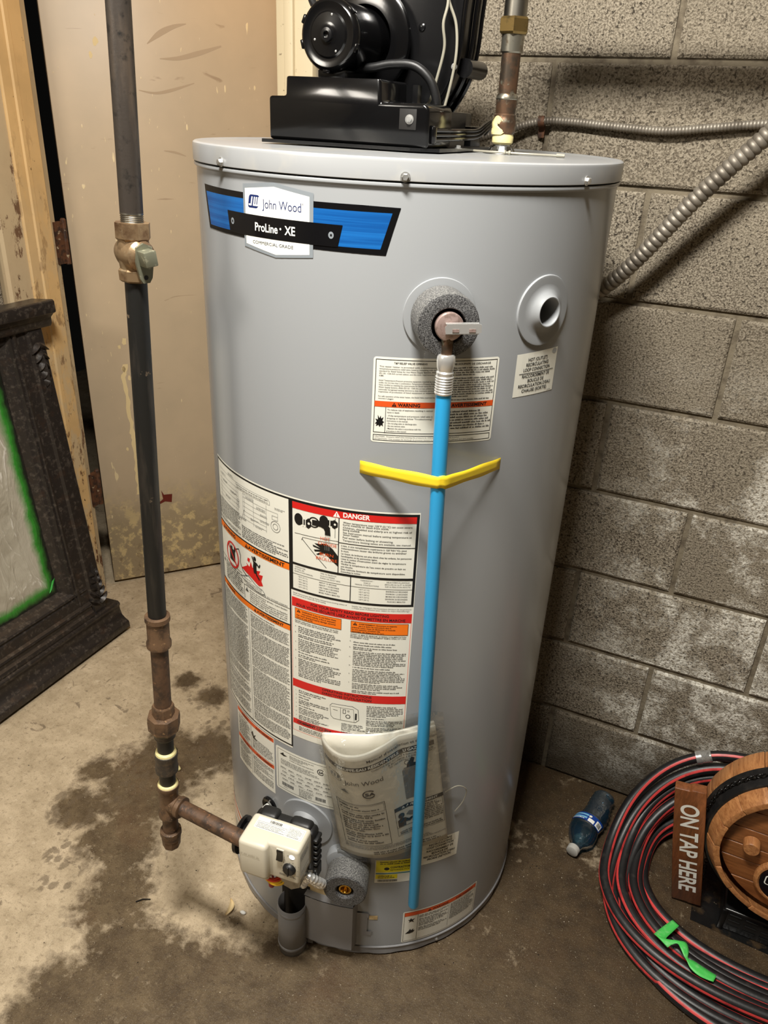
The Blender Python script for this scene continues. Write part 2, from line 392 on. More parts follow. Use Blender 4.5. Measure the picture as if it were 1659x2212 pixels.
# ------------------------------------------------------------------ mesh helpers
ORG = {}
def prop(o, label=None, cat=None, group=None, kind=None):
    for k, v in (('label', label), ('category', cat), ('group', group), ('kind', kind)):
        if v: o[k] = v
    return o
def thing(name, loc, label, cat, group=None):
    o = bpy.data.objects.new(name, None); COL.objects.link(o)
    o.location = loc; ORG[o.name] = Vector(loc); o.empty_display_size = .05
    return prop(o, label, cat, group)
def org(p):
    while p is not None:
        if p.name in ORG: return ORG[p.name]
        p = p.parent
    return Vector((0, 0, 0))
class MB:
    def __init__(s, T=None):
        s.v = []; s.f = []; s.m = []; s.T = T or Matrix.Identity(4)
    def add(s, vs, fs, mi=0):
        b = len(s.v)
        s.v += [s.T @ Vector(p) for p in vs]
        for f in fs:
            s.f.append([b+i for i in f]); s.m.append(mi)
        return s
    def box(s, a, b, mi=0, bev=0, seg=2):
        if not bev:
            x0, y0, z0 = a; x1, y1, z1 = b
            s.add([(x0, y0, z0), (x1, y0, z0), (x1, y1, z0), (x0, y1, z0), (x0, y0, z1), (x1, y0, z1), (x1, y1, z1), (x0, y1, z1)],
                  [(0, 3, 2, 1), (4, 5, 6, 7), (0, 1, 5, 4), (1, 2, 6, 5), (2, 3, 7, 6), (3, 0, 4, 7)], mi)
            return s
        bm = bmesh.new()
        bmesh.ops.create_cube(bm, size=1)
        for v in bm.verts:
            v.co = Vector([(a[i]+b[i])/2+v.co[i]*(b[i]-a[i]) for i in range(3)])
        bmesh.ops.bevel(bm, geom=bm.edges[:], offset=bev, segments=seg, affect='EDGES', profile=.5)
        return s.bm(bm, mi)
    def bm(s, bm, mi=0):
        bm.verts.ensure_lookup_table(); bm.verts.index_update()
        s.add([v.co.copy() for v in bm.verts], [[v.index for v in f.verts] for f in bm.faces], mi)
        bm.free(); return s
    def frame(s, d):
        d = Vector(d).normalized()
        u = d.cross(Vector((0, 0, 1)))
        if u.length < 1e-4: u = Vector((1, 0, 0))
        u.normalize(); return u, u.cross(d).normalized()
    def lathe(s, p0, d, prof, n=32, mi=0, cap=True, ph=0, a0=0, a1=None, uv=None, sx=1, sy=1):
        """prof: list of (distance along d, radius[, material])"""
        d = Vector(d).normalized(); u, v = uv or s.frame(d); p0 = Vector(p0)
        full = a1 is None
        k = n if full else n+1
        vs = []
        for q in prof:
            for i in range(k):
                a = ph+2*PI*i/n if full else a0+(a1-a0)*i/n
                vs.append(p0+d*q[0]+(u*math.cos(a)*sx+v*math.sin(a)*sy)*q[1])
        base = len(s.v); s.v += [s.T @ p for p in vs]
        for j in range(len(prof)-1):
            for i in range(k if full else n):
                a = base+j*k+i; b = base+j*k+(i+1) % k
                s.f.append([a, b, b+k, a+k]); s.m.append(prof[j][2] if len(prof[j]) > 2 else mi)
        if cap and full:
            if prof[0][1] > 1e-6: s.f.append([base+i for i in range(k)][::-1]); s.m.append(mi)
            if prof[-1][1] > 1e-6: s.f.append([base+(len(prof)-1)*k+i for i in range(k)]); s.m.append(mi)
        return s
    def cyl(s, p0, p1, r0, r1=None, n=20, mi=0, ph=0):
        p0 = Vector(p0); p1 = Vector(p1)
        return s.lathe(p0, p1-p0, [(0, r0), ((p1-p0).length, r0 if r1 is None else r1)], n, mi, True, ph)
    def tube(s, pts, r, n=10, mi=0, cap=True, fn=None, rings=None):
        pts = [Vector(p) for p in pts]
        k = len(pts); base = len(s.v)
        u = None
        for i, p in enumerate(pts):
            t = (pts[min(i+1, k-1)]-pts[max(i-1, 0)]).normalized()
            if u is None: u = s.frame(t)[0]
            u = (u-t*u.dot(t)).normalized(); w_ = t.cross(u)
            rr = fn(i) if fn else r
            for j in range(n):
                a = 2*PI*j/n
                s.v.append(s.T @ (p+(u*math.cos(a)+w_*math.sin(a))*rr))
        for i in range(k-1):
            for j in range(n):
                a = base+i*n+j; b = base+i*n+(j+1) % n
                s.f.append([a, b, b+n, a+n]); s.m.append(mi)
        if cap:
            s.f.append([base+j for j in range(n)][::-1]); s.m.append(mi)
            s.f.append([base+(k-1)*n+j for j in range(n)]); s.m.append(mi)
        return s
    def prism(s, poly, to3, d0, d1, mi=0, side=None):
        """poly in 2D, to3(x, y, d) -> point; extruded between d0 and d1"""
        n = len(poly)
        tri = tessellate_polygon([[Vector((p[0], p[1], 0)) for p in poly]])
        vs = [to3(p[0], p[1], d0) for p in poly]+[to3(p[0], p[1], d1) for p in poly]
        s.add(vs, [], mi); b = len(s.v)-2*n
        for t in tri:
            s.f.append([b+t[0], b+t[1], b+t[2]]); s.m.append(mi)
            s.f.append([b+n+t[2], b+n+t[1], b+n+t[0]]); s.m.append(mi)
        for i in range(n):
            j = (i+1) % n
            s.f.append([b+i, b+j, b+n+j, b+n+i]); s.m.append(mi if side is None else side)
        return s
    def grid(s, fn, nu, nv, mi=0):
        b = len(s.v)
        for j in range(nv+1):
            for i in range(nu+1):
                s.v.append(s.T @ Vector(fn(i/nu, j/nv)))
        for j in range(nv):
            for i in range(nu):
                a = b+j*(nu+1)+i
                s.f.append([a, a+1, a+nu+2, a+nu+1]); s.m.append(mi)
        return s
    def build(s, name, mats, parent=None, smooth=35, fix=True, **kw):
        o_ = org(parent) if parent is not None else Vector((0, 0, 0))
        if parent is None and 'at' in kw: o_ = Vector(kw.pop('at'))
        at = o_
        me = bpy.data.meshes.new(name)
        me.from_pydata([tuple(p-at) for p in s.v], [], s.f)
        for x in (mats if isinstance(mats, (list, tuple)) else [mats]):
            me.materials.append(M[x] if isinstance(x, str) else x)
        me.polygons.foreach_set('material_index', s.m)
        if fix:
            bm = bmesh.new(); bm.from_mesh(me)
            bmesh.ops.recalc_face_normals(bm, faces=bm.faces[:])
            bm.to_mesh(me); bm.free()
        if smooth:
            me.polygons.foreach_set('use_smooth', [True]*len(me.polygons))
            me.set_sharp_from_angle(angle=R_(smooth))
        me.update()
        o = bpy.data.objects.new(name, me); COL.objects.link(o)
        if parent is not None: o.parent = parent
        else: o.location = at; ORG[o.name] = Vector(at)
        return prop(o, **kw)
def catmull(pts, n=8):
    P = [Vector(p) for p in pts]; out = []
    for i in range(len(P)-1):
        a = P[max(i-1, 0)]; b = P[i]; c = P[i+1]; d = P[min(i+2, len(P)-1)]
        for k in range(n):
            t = k/n
            out.append(.5*((2*b)+(c-a)*t+(2*a-5*b+4*c-d)*t*t+(3*b-a-3*c+d)*t**3))
    out.append(P[-1]); return out

# text outlines, cached
_TX = {}
def text_tris(st, bold=0, res=2):
    k = (st, bold, res)
    if k not in _TX:
        c = bpy.data.curves.new('t', 'FONT'); c.body = st; c.size = 1; c.resolution_u = res; c.offset = bold
        o = bpy.data.objects.new('t', c)
        me = bpy.data.meshes.new_from_object(o)
        vs = [(v.co.x, v.co.y) for v in me.vertices]; fs = [list(p.vertices) for p in me.polygons]
        _TX[k] = (vs, fs, min((x for x, _ in vs), default=0), max((x for x, _ in vs), default=1))
        bpy.data.objects.remove(o); bpy.data.curves.remove(c); bpy.data.meshes.remove(me)
    return _TX[k]
class Print:
    """flat print laid on a surface; to3(u, v, layer) maps sheet coordinates to space"""
    def __init__(s, to3, step=10):
        s.mb = MB(); s.to3 = to3; s.step = step; s.mats = []; s.xf = None
    def mi(s, m):
        if m not in s.mats: s.mats.append(m)
        return s.mats.index(m)
    def p(s, u, v, l):
        if s.xf: u, v = s.xf(u, v)
        return s.to3(u, v, l)
    def rect(s, u0, v0, u1, v1, m, l=1):
        nu = max(1, int(abs(u1-u0)/s.step+.99)); nv = max(1, int(abs(v1-v0)/s.step/3+.99))
        b = len(s.mb.v)
        s.mb.v += [Vector(s.p(u0+(u1-u0)*i/nu, v0+(v1-v0)*j/nv, l)) for j in range(nv+1) for i in range(nu+1)]
        for j in range(nv):
            for i in range(nu):
                a = b+j*(nu+1)+i
                s.mb.f.append([a, a+1, a+nu+2, a+nu+1]); s.mb.m.append(s.mi(m))
    def poly(s, pts, m, l=1):
        tri = tessellate_polygon([[Vector((x, y, 0)) for x, y in pts]])
        mi = s.mi(m)
        for t in tri:
            T = [pts[i] for i in t]
            if (T[1][0]-T[0][0])*(T[2][1]-T[0][1])-(T[1][1]-T[0][1])*(T[2][0]-T[0][0]) < 0: T = T[::-1]
            k0 = math.floor(min(p[0] for p in T)/s.step); k1 = math.floor(max(p[0] for p in T)/s.step)
            for k in range(k0, k1+1):
                Q = T
                for lim, sg in ((k*s.step, 1), ((k+1)*s.step, -1)):
                    o = []
                    for i, p in enumerate(Q):
                        q = Q[i-1]; a = (q[0]-lim)*sg; c = (p[0]-lim)*sg
                        if (a >= 0) != (c >= 0): o.append((lim, q[1]+(p[1]-q[1])*a/(a-c)))
                        if c >= 0: o.append(p)
                    Q = o
                if len(Q) < 3: continue
                b = len(s.mb.v)
                s.mb.v += [Vector(s.p(x, y, l)) for x, y in Q]
                s.mb.f.append(list(range(b, b+len(Q)))); s.mb.m.append(mi)
    def strip(s, pts_t, m, l=1):
        """quad strip through pairs"""
        b = len(s.mb.v)
        for a, c in pts_t: s.mb.v += [Vector(s.p(a[0], a[1], l)), Vector(s.p(c[0], c[1], l))]
        for i in range(len(pts_t)-1):
            s.mb.f.append([b+2*i, b+2*i+1, b+2*i+3, b+2*i+2]); s.mb.m.append(s.mi(m))
    def disc(s, u, v, r, m, l=1, n=20, ry=None):
        s.poly([(u+r*math.cos(2*PI*i/n), v+(ry or r)*math.sin(2*PI*i/n)) for i in range(n)], m, l)
    def ring(s, u, v, r0, r1, m, l=1, n=24, a0=0, a1=2*PI, ky=1):
        s.strip([((u+r0*math.cos(a), v+ky*r0*math.sin(a)), (u+r1*math.cos(a), v+ky*r1*math.sin(a))) for a in [a0+(a1-a0)*i/n for i in range(n+1)]], m, l)
    def line(s, a, b, w_, m, l=1, n=4):
        dx, dy = b[0]-a[0], b[1]-a[1]; L = math.hypot(dx, dy) or 1; nx, ny = -dy/L*w_/2, dx/L*w_/2
        s.strip([((a[0]+dx*i/n+nx, a[1]+dy*i/n+ny), (a[0]+dx*i/n-nx, a[1]+dy*i/n-ny)) for i in range(n+1)], m, l)
    def frame(s, u0, v0, u1, v1, w_, m, l=1):
        s.rect(u0, v0, u1, v0+w_, m, l); s.rect(u0, v1-w_, u1, v1, m, l)
        s.rect(u0, v0+w_, u0+w_, v1-w_, m, l); s.rect(u1-w_, v0+w_, u1, v1-w_, m, l)
    def tri_sign(s, u, v, h, m, l=2, bang=None):
        s.poly([(u-h*.58, v), (u+h*.58, v), (u, v+h)], m, l)
        if bang:
            s.rect(u-h*.06, v+h*.28, u+h*.06, v+h*.7, bang, l+1); s.rect(u-h*.06, v+h*.1, u+h*.06, v+h*.2, bang, l+1)
    def text(s, st, u, v, cap, m, l=2, bold=0, width=None, align='l', sx=1, slant=0):
        vs, fs, x0, x1 = text_tris(st, bold, 8 if cap > 9 else 4 if cap > 4 else 2)
        k = cap/.70; kx = k*sx
        if width: kx = width/(x1-x0)
        W = (x1-x0)*kx
        ou = u-(x0*kx)-(W/2 if align == 'c' else W if align == 'r' else 0)
        b = len(s.mb.v); mi = s.mi(m)
        s.mb.v += [Vector(s.p(ou+x*kx+slant*y*k, v+y*k, l)) for x, y in vs]
        for f in fs: s.mb.f.append([b+i for i in f]); s.mb.m.append(mi)
    def greek(s, u0, v0, u1, v1, lh, m, l=2, rag=.25, cw=.42, seed=1, para=.12, indent=0):
        """lines of tiny illegible print"""
        rnd = random.Random(seed); v = v1-lh; mi = s.mi(m)
        while v > v0:
            end = u1-(rnd.random()*rag*(u1-u0) if rnd.random() < .5 else 0)
            last = rnd.random() < para
            if last: end = u0+(u1-u0)*rnd.uniform(.3, .8)
            u = u0+(indent if rnd.random() < .8 else 0)
            while u < end:
                for _ in range(rnd.randint(2, 9)):
                    if u > end: break
                    h = lh*.62*(1 if rnd.random() < .3 else .70); wd = lh*cw*rnd.choice((.5, .8, .9, 1.0))
                    b = len(s.mb.v)
                    s.mb.v += [Vector(s.p(x, y, l)) for x, y in ((u, v), (u+wd*.74, v), (u+wd*.74, v+h), (u, v+h))]
                    s.mb.f.append([b, b+1, b+2, b+3]); s.mb.m.append(mi)
                    u += wd
                u += lh*.3
            v -= lh*(1.5 if last else 1)
    def build(s, name, parent, **kw):
        return s.mb.build(name, s.mats, parent, smooth=0, fix=False, **kw)

# ------------------------------------------------------------------ the room
b = MB(); b.box((-3.2, -4.5, -.1), (3.2, 2.6, 0))
FLOOR = b.build('floor', 'floor', smooth=0, kind='structure')
b = MB(); b.box((-3.2, -4.5, 2.62), (3.2, 2.6, 2.72))
b.build('ceiling', 'ceiling', smooth=0, kind='structure')
b = MB(); b.box((-.385, .007, 0), (3.0, .21, 2.62))
WB = b.build('wall_back', 'mortar', smooth=0, kind='structure')
b = MB(); b.box((-1.5, -4.3, 0), (-1.288, -.1, 2.62)); b.box((-1.5, .98, 0), (-1.288, 2.4, 2.62)); b.box((-1.5, -.1, 2.1), (-1.288, .98, 2.62))
WL = b.build('wall_left', 'mortar', smooth=0, kind='structure')
b = MB(); b.box((-1.5, 2.4, 0), (.2, 2.5, 2.62)); b.build('wall_rear', 'plaster', smooth=0, kind='structure')
b = MB(); b.box((-3.1, -4.4, 0), (3.1, -4.3, 2.62)); b.build('wall_front', 'plaster', smooth=0, kind='structure')
b = MB(); b.box((2.9, -4.3, 0), (3.0, .012, 2.62)); b.build('wall_right', 'plaster', smooth=0, kind='structure')

BH = .2032
BX0 = .3153
_blk = {}
def block_mesh(w_, along):
    k = (round(w_, 4), along)
    if k in _blk: return _blk[k]
    g = .0055; h = BH; c = .005; d = .016
    a0, a1, z0, z1 = g, w_-g, g, h-g
    o_ = [(a0, z0), (a1, z0), (a1, z1), (a0, z1)]
    i_ = [(a0+c, z0+c), (a1-c, z0+c), (a1-c, z1-c), (a0+c, z1-c)]
    P3 = (lambda u, v, dd: (u, dd, v)) if along == 'x' else (lambda u, v, dd: (-dd, u, v))
    vs = [P3(u, v, d) for u, v in o_]+[P3(u, v, .003) for u, v in o_]+[P3(u, v, 0) for u, v in i_]
    fs = [(8, 9, 10, 11)]
    for r in (0, 4):
        for i in range(4):
            j = (i+1) % 4; fs.append((r+i, r+j, r+4+j, r+4+i))
    me = bpy.data.meshes.new('concrete_block'); me.from_pydata(vs, [], fs); me.materials.append(M['block'])
    bm = bmesh.new(); bm.from_mesh(me); bmesh.ops.recalc_face_normals(bm, faces=bm.faces[:]); bm.to_mesh(me); bm.free()
    _blk[k] = me; return me
rb = random.Random(3)
def lay(parent, along, lo, hi, x0, n0, n1, fixed):
    for n in range(n0, n1):
        st = x0+(0 if n % 2 == 0 else BH)
        k = math.floor((lo-st)/(2*BH))
        while st+k*2*BH < hi:
            a = max(st+k*2*BH, lo); e = min(st+(k+1)*2*BH, hi); k += 1
            if e-a < .04: continue
            o = bpy.data.objects.new('concrete_block', block_mesh(e-a, along)); COL.objects.link(o); o.parent = parent
            j = rb.uniform(-.0015, .0015)
            o.location = (a, fixed+j, n*BH) if along == 'x' else (fixed+j, a, n*BH)
lay(WB, 'x', -.385, 1.35, BX0, 0, 11, 0)
lay(WL, 'y', -1.45, -.1, -.31, 0, 10, -1.272)

b = MB(); b.box((-.475, -.004, 0), (-.388, .05, 2.3), bev=.004); b.box((-.452, -.012, 0), (-.43, -.003, 2.3), bev=.003)
b.build('trim_1', 'trim', kind='structure')

# door in the left wall, leaf swung half open
D1 = bpy.data.objects.new('door_1', None); COL.objects.link(D1); D1['kind'] = 'structure'
ORG['door_1'] = Vector((-1.277, .143, 0)); D1.location = (-1.277, .143, 0)
def jamb(name, pts, mt):
    q = MB(); q.prism(pts, lambda x, y, d: (x, y, d), 0, 2.16); return q.build(name, mt, D1, smooth=0)
jamb('frame_edge', [(-1.30, -.102), (-1.262, -.102), (-1.256, -.094), (-1.256, -.028), (-1.30, -.028)], 'frame_edge')
jamb('frame_face', [(-1.30, -.028), (-1.253, -.028), (-1.250, -.024), (-1.250, .004), (-1.246, .008), (-1.246, .020), (-1.250, .024), (-1.250, .062), (-1.254, .066), (-1.30, .066)], 'frame_tan')
jamb('frame_stop', [(-1.32, .066), (-1.262, .066), (-1.262, .078), (-1.268, .080), (-1.268, .094), (-1.35, .096)], 'frame_stop')
q = MB(); q.box((-1.30, .96, 0), (-1.25, 1.06, 2.16), bev=.004); q.box((-1.30, -.1, 2.07), (-1.25, 1.06, 2.16), bev=.004); q.build('frame_head', 'frame_tan', D1)
LD = Vector((.65655, .7543, 0)); LN = Vector((.7543, -.65655, 0)); LH = Vector((-1.277, .143, 0))
def leaf3(s, z, d): return LH+LD*s+LN*d+Vector((0, 0, z))
q = MB(Matrix(((LD.x, LN.x, 0, LH.x), (LD.y, LN.y, 0, LH.y), (0, 0, 1, 0), (0, 0, 0, 1))))
q.box((.002, -.045, .012), (.712, 0, 2.05), bev=.003)
LEAF = q.build('door_leaf', 'door', D1)
for z in (.33, 1.10, 1.86):
    q = MB(); q.lathe((-1.266, .121, z), (0, 0, 1), [(0, .001), (.002, .008), (.062, .008), (.064, .0085), (.066, .008), (.122, .008), (.126, .005)], 14)
    q.prism([(-1.275, .085), (-1.262, .085), (-1.262, .118), (-1.275, .118)], lambda x, y, d: (x, y, d), z+.005, z+.118)
    q.build('hinge', 'rust', D1)
pr = Print(lambda u, v, l: leaf3(u/1000, v/1000, .0001+.0001*l), 20)
M['smear'] = mat('door_smear', (174, 153, 127), .42)
M['flake'] = mat('flaked_cream_paint', (216, 194, 146), .6)
M['blot'] = mat('dark_red_paint_blot', (96, 30, 22), .4)
def smear(pts, wds, m_):
    c_ = catmull([(x, y, w0) for (x, y), w0 in zip(pts, wds)], 8); pts = [(p.x, p.y) for p in c_]; wds = [p.z for p in c_]
    L = []
    for i, (x, y) in enumerate(pts):
        a = pts[max(0, i-1)]; c = pts[min(len(pts)-1, i+1)]
        dx, dy = c[0]-a[0], c[1]-a[1]; h = math.hypot(dx, dy); nx, ny = -dy/h, dx/h
        L.append(((x+nx*wds[i], y+ny*wds[i]), (x-nx*wds[i], y-ny*wds[i])))
    pr.strip(L, m_)
smear([(265, 1666), (301, 1693), (339, 1711), (373, 1720)], [1, 7, 5, 1], 'smear')
smear([(296, 1633), (346, 1637), (404, 1653), (467, 1674)], [1, 5, 6, 2], 'smear')
smear([(233, 1554), (276, 1549), (321, 1558), (386, 1579)], [1, 3, 4, 1], 'smear')
smear([(289, 1404), (321, 1400), (350, 1391)], [1, 3, 1], 'smear')
pr.build('smears', D1, kind='stuff')
pr = Print(lambda u, v, l: leaf3(u/1000, v/1000, .0001+.0001*l), 20)
rs = random.Random(5)
st = [(122, 862), (112, 830), (118, 790), (110, 748), (114, 647), (117, 560), (119, 519), (118, 440), (120, 384), (111, 324)]
pts = []
for (x0, y0), (x1, y1) in zip(st[2:], st[3:]):
    for k in range(5): pts.append((x0+(x1-x0)*k/5, y0+(y1-y0)*k/5))
pr.strip([((x-rs.uniform(3, 10), y), (x+rs.uniform(3, 9), y)) for x, y in pts], 'flake')
for x, y, r in ((122, 862, 9), (106, 846, 6), (112, 775, 8), (131, 1662, 9), (116, 1631, 6), (126, 745, 6), (96, 505, 5), (128, 470, 6)):
    n = 9; pr.poly([(x+r*rs.uniform(.5, 1)*math.cos(2*PI*i/n), y+1.6*r*rs.uniform(.5, 1)*math.sin(2*PI*i/n)) for i in range(n)], 'flake')
pr.build('paint_flakes', D1, kind='stuff')
pr = Print(lambda u, v, l: leaf3(u/1000, v/1000, .0006+.0003*l), 20)
pr.poly([(190, 340), (198, 322), (226, 321), (222, 290), (200, 296), (176, 286), (178, 294), (194, 306)], 'blot')
pr.build('red_paint_blot', D1)

# ------------------------------------------------------------------ water heater
HX, HY, HR = 0, -.38382, .31869
H = thing('water_heater', (HX, HY, 0), 'tall grey cylindrical water heater covered in warning labels on the damp concrete floor', 'water heater')
CY = Vector((HX, HY, 0)); UP = Vector((0, 0, 1))
def polar(az, r, z, u=0):
    a = R_(az); return Vector((math.sin(a)*r+math.cos(a)*u, HY-math.cos(a)*r+math.sin(a)*u, z))
def onto(R0=HR):
    def f(u, v, l):
        a = u/1000/HR; r = R0+.0003+.00016*l
        return (math.sin(a)*r, HY-math.cos(a)*r, v/1000)
    return f
def radial(az, z=0):
    """frame at an azimuth: x = along the jacket, y = up, outward = z axis"""
    a = R_(az); U = Vector((math.cos(a), math.sin(a), 0)); N = Vector((math.sin(a), -math.cos(a), 0))
    T = Matrix(((U.x, 0, N.x, 0), (U.y, 0, N.y, HY), (0, 1, 0, z), (0, 0, 0, 1)))
    return T, U, N
b = MB(); b.lathe(CY, UP, [(.029, HR-.004), (.030, HR), (1.2505, HR), (1.2706, HR), (1.3224, HR), (1.3425, HR), (1.4445, HR), (1.4452, HR+.001), (1.4470, HR+.0032), (1.4490, HR+.0036), (1.4508, HR+.003), (1.4516, HR-.004)], 160)
JK = b.build('jacket', 'tank', H)
LRr = HR+.0042
b = MB(); b.lathe(CY, UP, [(1.4528, LRr-.006), (1.4528, LRr-.0006), (1.4535, LRr), (1.4735, LRr), (1.4762, LRr-.0008), (1.4778, LRr-.0032), (1.4780, LRr-.006), (1.4762, LRr-.0105), (1.4755, LRr-.02), (1.4760, .15), (1.4765, 0)], 160)
b.build('top_lid', 'tank_lid', H)
b = MB()
n = 176; prof = []
for i in range(n):
    a = 2*PI*i/n; ph = (a*30/(2*PI)) % 1
    prof.append(.0022*abs(math.sin(ph*PI))**.5)
vs = []; fs = []
for j, (z, r) in enumerate(((.0, HR-.004), (.004, HR-.001), (.024, HR+.0005), (.0265, HR+.0024), (.0285, HR+.0012), (.029, HR-.006))):
    for i in range(n):
        a = 2*PI*i/n
        k = prof[i] if j < 2 else 0
        vs.append((math.sin(a)*(r+(k*.8 if j == 1 else 0)), HY-math.cos(a)*(r+(k*.8 if j == 1 else 0)), z+(0.006-k*2.6 if j == 0 else 0.004-k if j == 1 else 0)))
for j in range(5):
    for i in range(n): fs.append((j*n+i, j*n+(i+1) % n, (j+1)*n+(i+1) % n, (j+1)*n+i))
b.add(vs, fs); b.build('base_pan', 'tank_dull', H)
b = MB(); b.cyl((0, HY, .0005), (0, HY, .012), .30, n=64); b.build('base_plate', 'dark_void', H)
def hexscrew(az, z, r, s=1.0, parent=H, name='screw'):
    N = polar(az, 1, 0)-polar(az, 0, 0); p = polar(az, r, z)
    q = MB(); q.lathe(p, N, [(0, .0058*s), (.0012*s, .0058*s), (.0012*s, .0044*s), (.0048*s, .0044*s), (.0056*s, .0034*s)], 6)
    q.lathe(p, N, [(0, .0060*s), (.0011*s, .0060*s)], 18); return q.build(name, 'zinc', parent, smooth=20)
for az in (-75, -25.0, 23.4, 69.5): hexscrew(az, 1.4578, LRr)
hexscrew(50.5, .014, HR, .6)

# --- brand badge
P_ = Print(onto(), 10)
P_.poly([(-211, 1426), (-150, 1425.5), (-90, 1425), (-30, 1424), (30, 1424), (80, 1424), (127, 1423), (119, 1396), (111, 1367), (60, 1367.5), (0, 1368), (-60, 1368.5), (-130, 1369.5), (-196, 1370), (-204, 1399)], 'badge_black', 1)
def bandrect(u0, u1, z0, z1, sl, m_, l):
    n_ = 14; P_.strip([((u0+(u1-u0)*i/n_+(0), z1), (u0+(u1-u0)*i/n_, z0)) for i in range(n_+1)], m_, l)
P_.strip([((-203+(-72+203)*i/30, 1417.5), (-190+(-72+190)*i/30, 1375)) for i in range(31)], 'badge_blue', 2)
P_.strip([((0+117*i/30, 1416.5), (0+104*i/30, 1374)) for i in range(31)], 'badge_blue', 2)
P_.poly([(-97, 1435.5), (-41, 1441), (17, 1433), (16.5, 1357), (-40, 1351), (-97, 1359)], 'badge_silver', 3)
P_.poly([(-93, 1430.5), (-41, 1436), (11.5, 1428.5), (11.5, 1360), (-40, 1354.5), (-93, 1363)], 'badge_white', 4)
P_.strip([((-134+190*i/40, 1400-.02*i), (-129+179*i/40, 1373)) for i in range(41)], 'badge_black', 5)
for u, v in ((-122, 1387.5), (41, 1386.5)):
    P_.disc(u, v, 3.6, 'badge_silver', 6, ry=4.2); P_.rect(u-1.2, v-1.3, u+1.4, v+1.3, 'ink', 7)
# rounded square mark with two slanted letters, then the maker's name
sl = .22
def rr_poly(u, v, w_, h, r, sl):
    o = []
    for cx, cy, a0 in ((w_-r, h-r, 0), (r, h-r, 90), (r, r, 180), (w_-r, r, 270)):
        for k in range(5):
            a = R_(a0+k*22.5); x = cx+r*math.cos(a); y = cy+r*math.sin(a); o.append((u+x+y*sl, v+y))
    return o
P_.poly(rr_poly(-88, 1408, 19, 16, 3.5, sl), 'badge_navy', 5)
def slant_bar(u0, v0, u1, v1, wd, m_, l): P_.strip([((u0, v0), (u0+wd, v0)), ((u1, v1), (u1+wd, v1))], m_, l)
for u in (-82.6, -78.0, -74.2, -70.4):
    slant_bar(u, 1410.6, u+2.5, 1421.6, 2.3, 'badge_white', 6)
P_.rect(-86, 1410.6, -82, 1412.8, 'badge_white', 6); P_.rect(-77.5, 1410.6, -68.5, 1412.6, 'badge_white', 6)
P_.text('John Wood', -61, 1409.5, 11, 'badge_navy', 5, bold=-.004, width=61)
P_.text('®', 1, 1418, 2.2, 'badge_navy', 5)
P_.text('ProLine', -75, 1381, 10, 'badge_white', 6, bold=.02, width=39)
P_.disc(-31.5, 1387, 1.4, 'badge_white', 6); 
P_.text('XE', -25, 1381, 10.5, 'badge_white', 6, bold=.02, width=16)
P_.text('COMMERCIAL GRADE', -80, 1364.6, 4.0, 'ink', 5, width=68)
P_.build('brand_badge', H, label='blue, black and white brand badge with a shield')

# --- relief valve label
P_ = Print(onto(), 10)
def plate(P_, u0, v0, u1, v1, r, m_, l=0):
    n_ = 12; us = []
    for i in range(5): us.append((u0+r-r*math.cos(PI/2*i/4), r-r*math.sin(PI/2*i/4)))
    k = max(2, int((u1-u0-2*r)/10))
    for i in range(1, k): us.append((u0+r+(u1-u0-2*r)*i/k, 0))
    for i in range(5): us.append((u1-r+r*math.sin(PI/2*i/4), r-r*math.cos(PI/2*i/4)))
    P_.strip([((u, v1-d), (u, v0+d)) for u, d in us], m_, l)
plate(P_, 101, 1120, 274, 1240, 4, 'label_white', 0)
P_.frame(104, 1134, 271, 1237, .9, 'ink', 1)
P_.frame(104, 1122.5, 271, 1131.5, .9, 'ink', 1)
P_.text('T&P RELIEF VALVE OPENING', 128, 1231.3, 2.5, 'ink', 2, bold=.015, width=44)
P_.text('OUVERTURE-SOUPAPE DE DÉCHARGE', 189, 1231.3, 2.5, 'ink', 2, bold=.015, width=72)
en = ['This water heater is provided with a combination', 'temperature-pressure relief valve listed as complying with the', 'standard for Relief Valves for Hot Water Supply Systems, ANSI', 'Z21.22 - CSA 4.4 current edition and the code requirements of', 'ASME.', '', 'Install Temperature-Pressure protective equipment required by local', 'codes, but not less than a combination Temperature-Pressure Relief', 'Valve certified as meeting the requirements for Relief Valves for Hot', 'Water Supply Systems, ANSI Z21.22 - CSA 4.4 current edition by a', 'nationally recognized testing laboratory that maintains periodic', 'inspection of production of listed equipment or materials.', '', 'For safe operation of the water heater, the Relief Valve must not be', 'removed or plugged.']
for i, t in enumerate(en):
    if t: P_.text(t, 109, 1226.6-i*3.15, 1.75, 'ink_soft', 2, bold=.01, width=76 if len(t) > 45 else None)
P_.greek(189, 1181, 268, 1229.5, 3.15, 'ink_soft', 2, rag=.1, seed=3)
P_.rect(104.5, 1171.5, 270.5, 1179.5, 'ink_redl', 2)
P_.tri_sign(131, 1172.7, 5.6, 'ink', 3, 'ink_redl'); P_.text('WARNING', 136, 1173, 4.6, 'ink', 3, bold=.03, width=30)
P_.tri_sign(205, 1172.7, 5.6, 'ink', 3, 'ink_redl'); P_.text('AVERTISSEMENT', 209, 1173, 4.6, 'ink', 3, bold=.03, width=52)
P_.rect(119.6, 1134, 120.3, 1171, 'ink', 2); P_.rect(187.6, 1134, 188.2, 1171, 'ink', 2); P_.rect(204, 1134, 204.6, 1171, 'ink', 2)
sp = [(106, 1147), (108.5, 1150), (106.5, 1154), (110, 1153), (109.5, 1160), (112, 1155), (113.5, 1159), (114.5, 1154.5), (117.5, 1157), (116, 1151.5), (118.6, 1150), (116.5, 1148), (117.4, 1143.5), (114.5, 1145.5), (112.5, 1142.5), (111, 1145.5), (107.5, 1143.5), (108.5, 1146.5)]
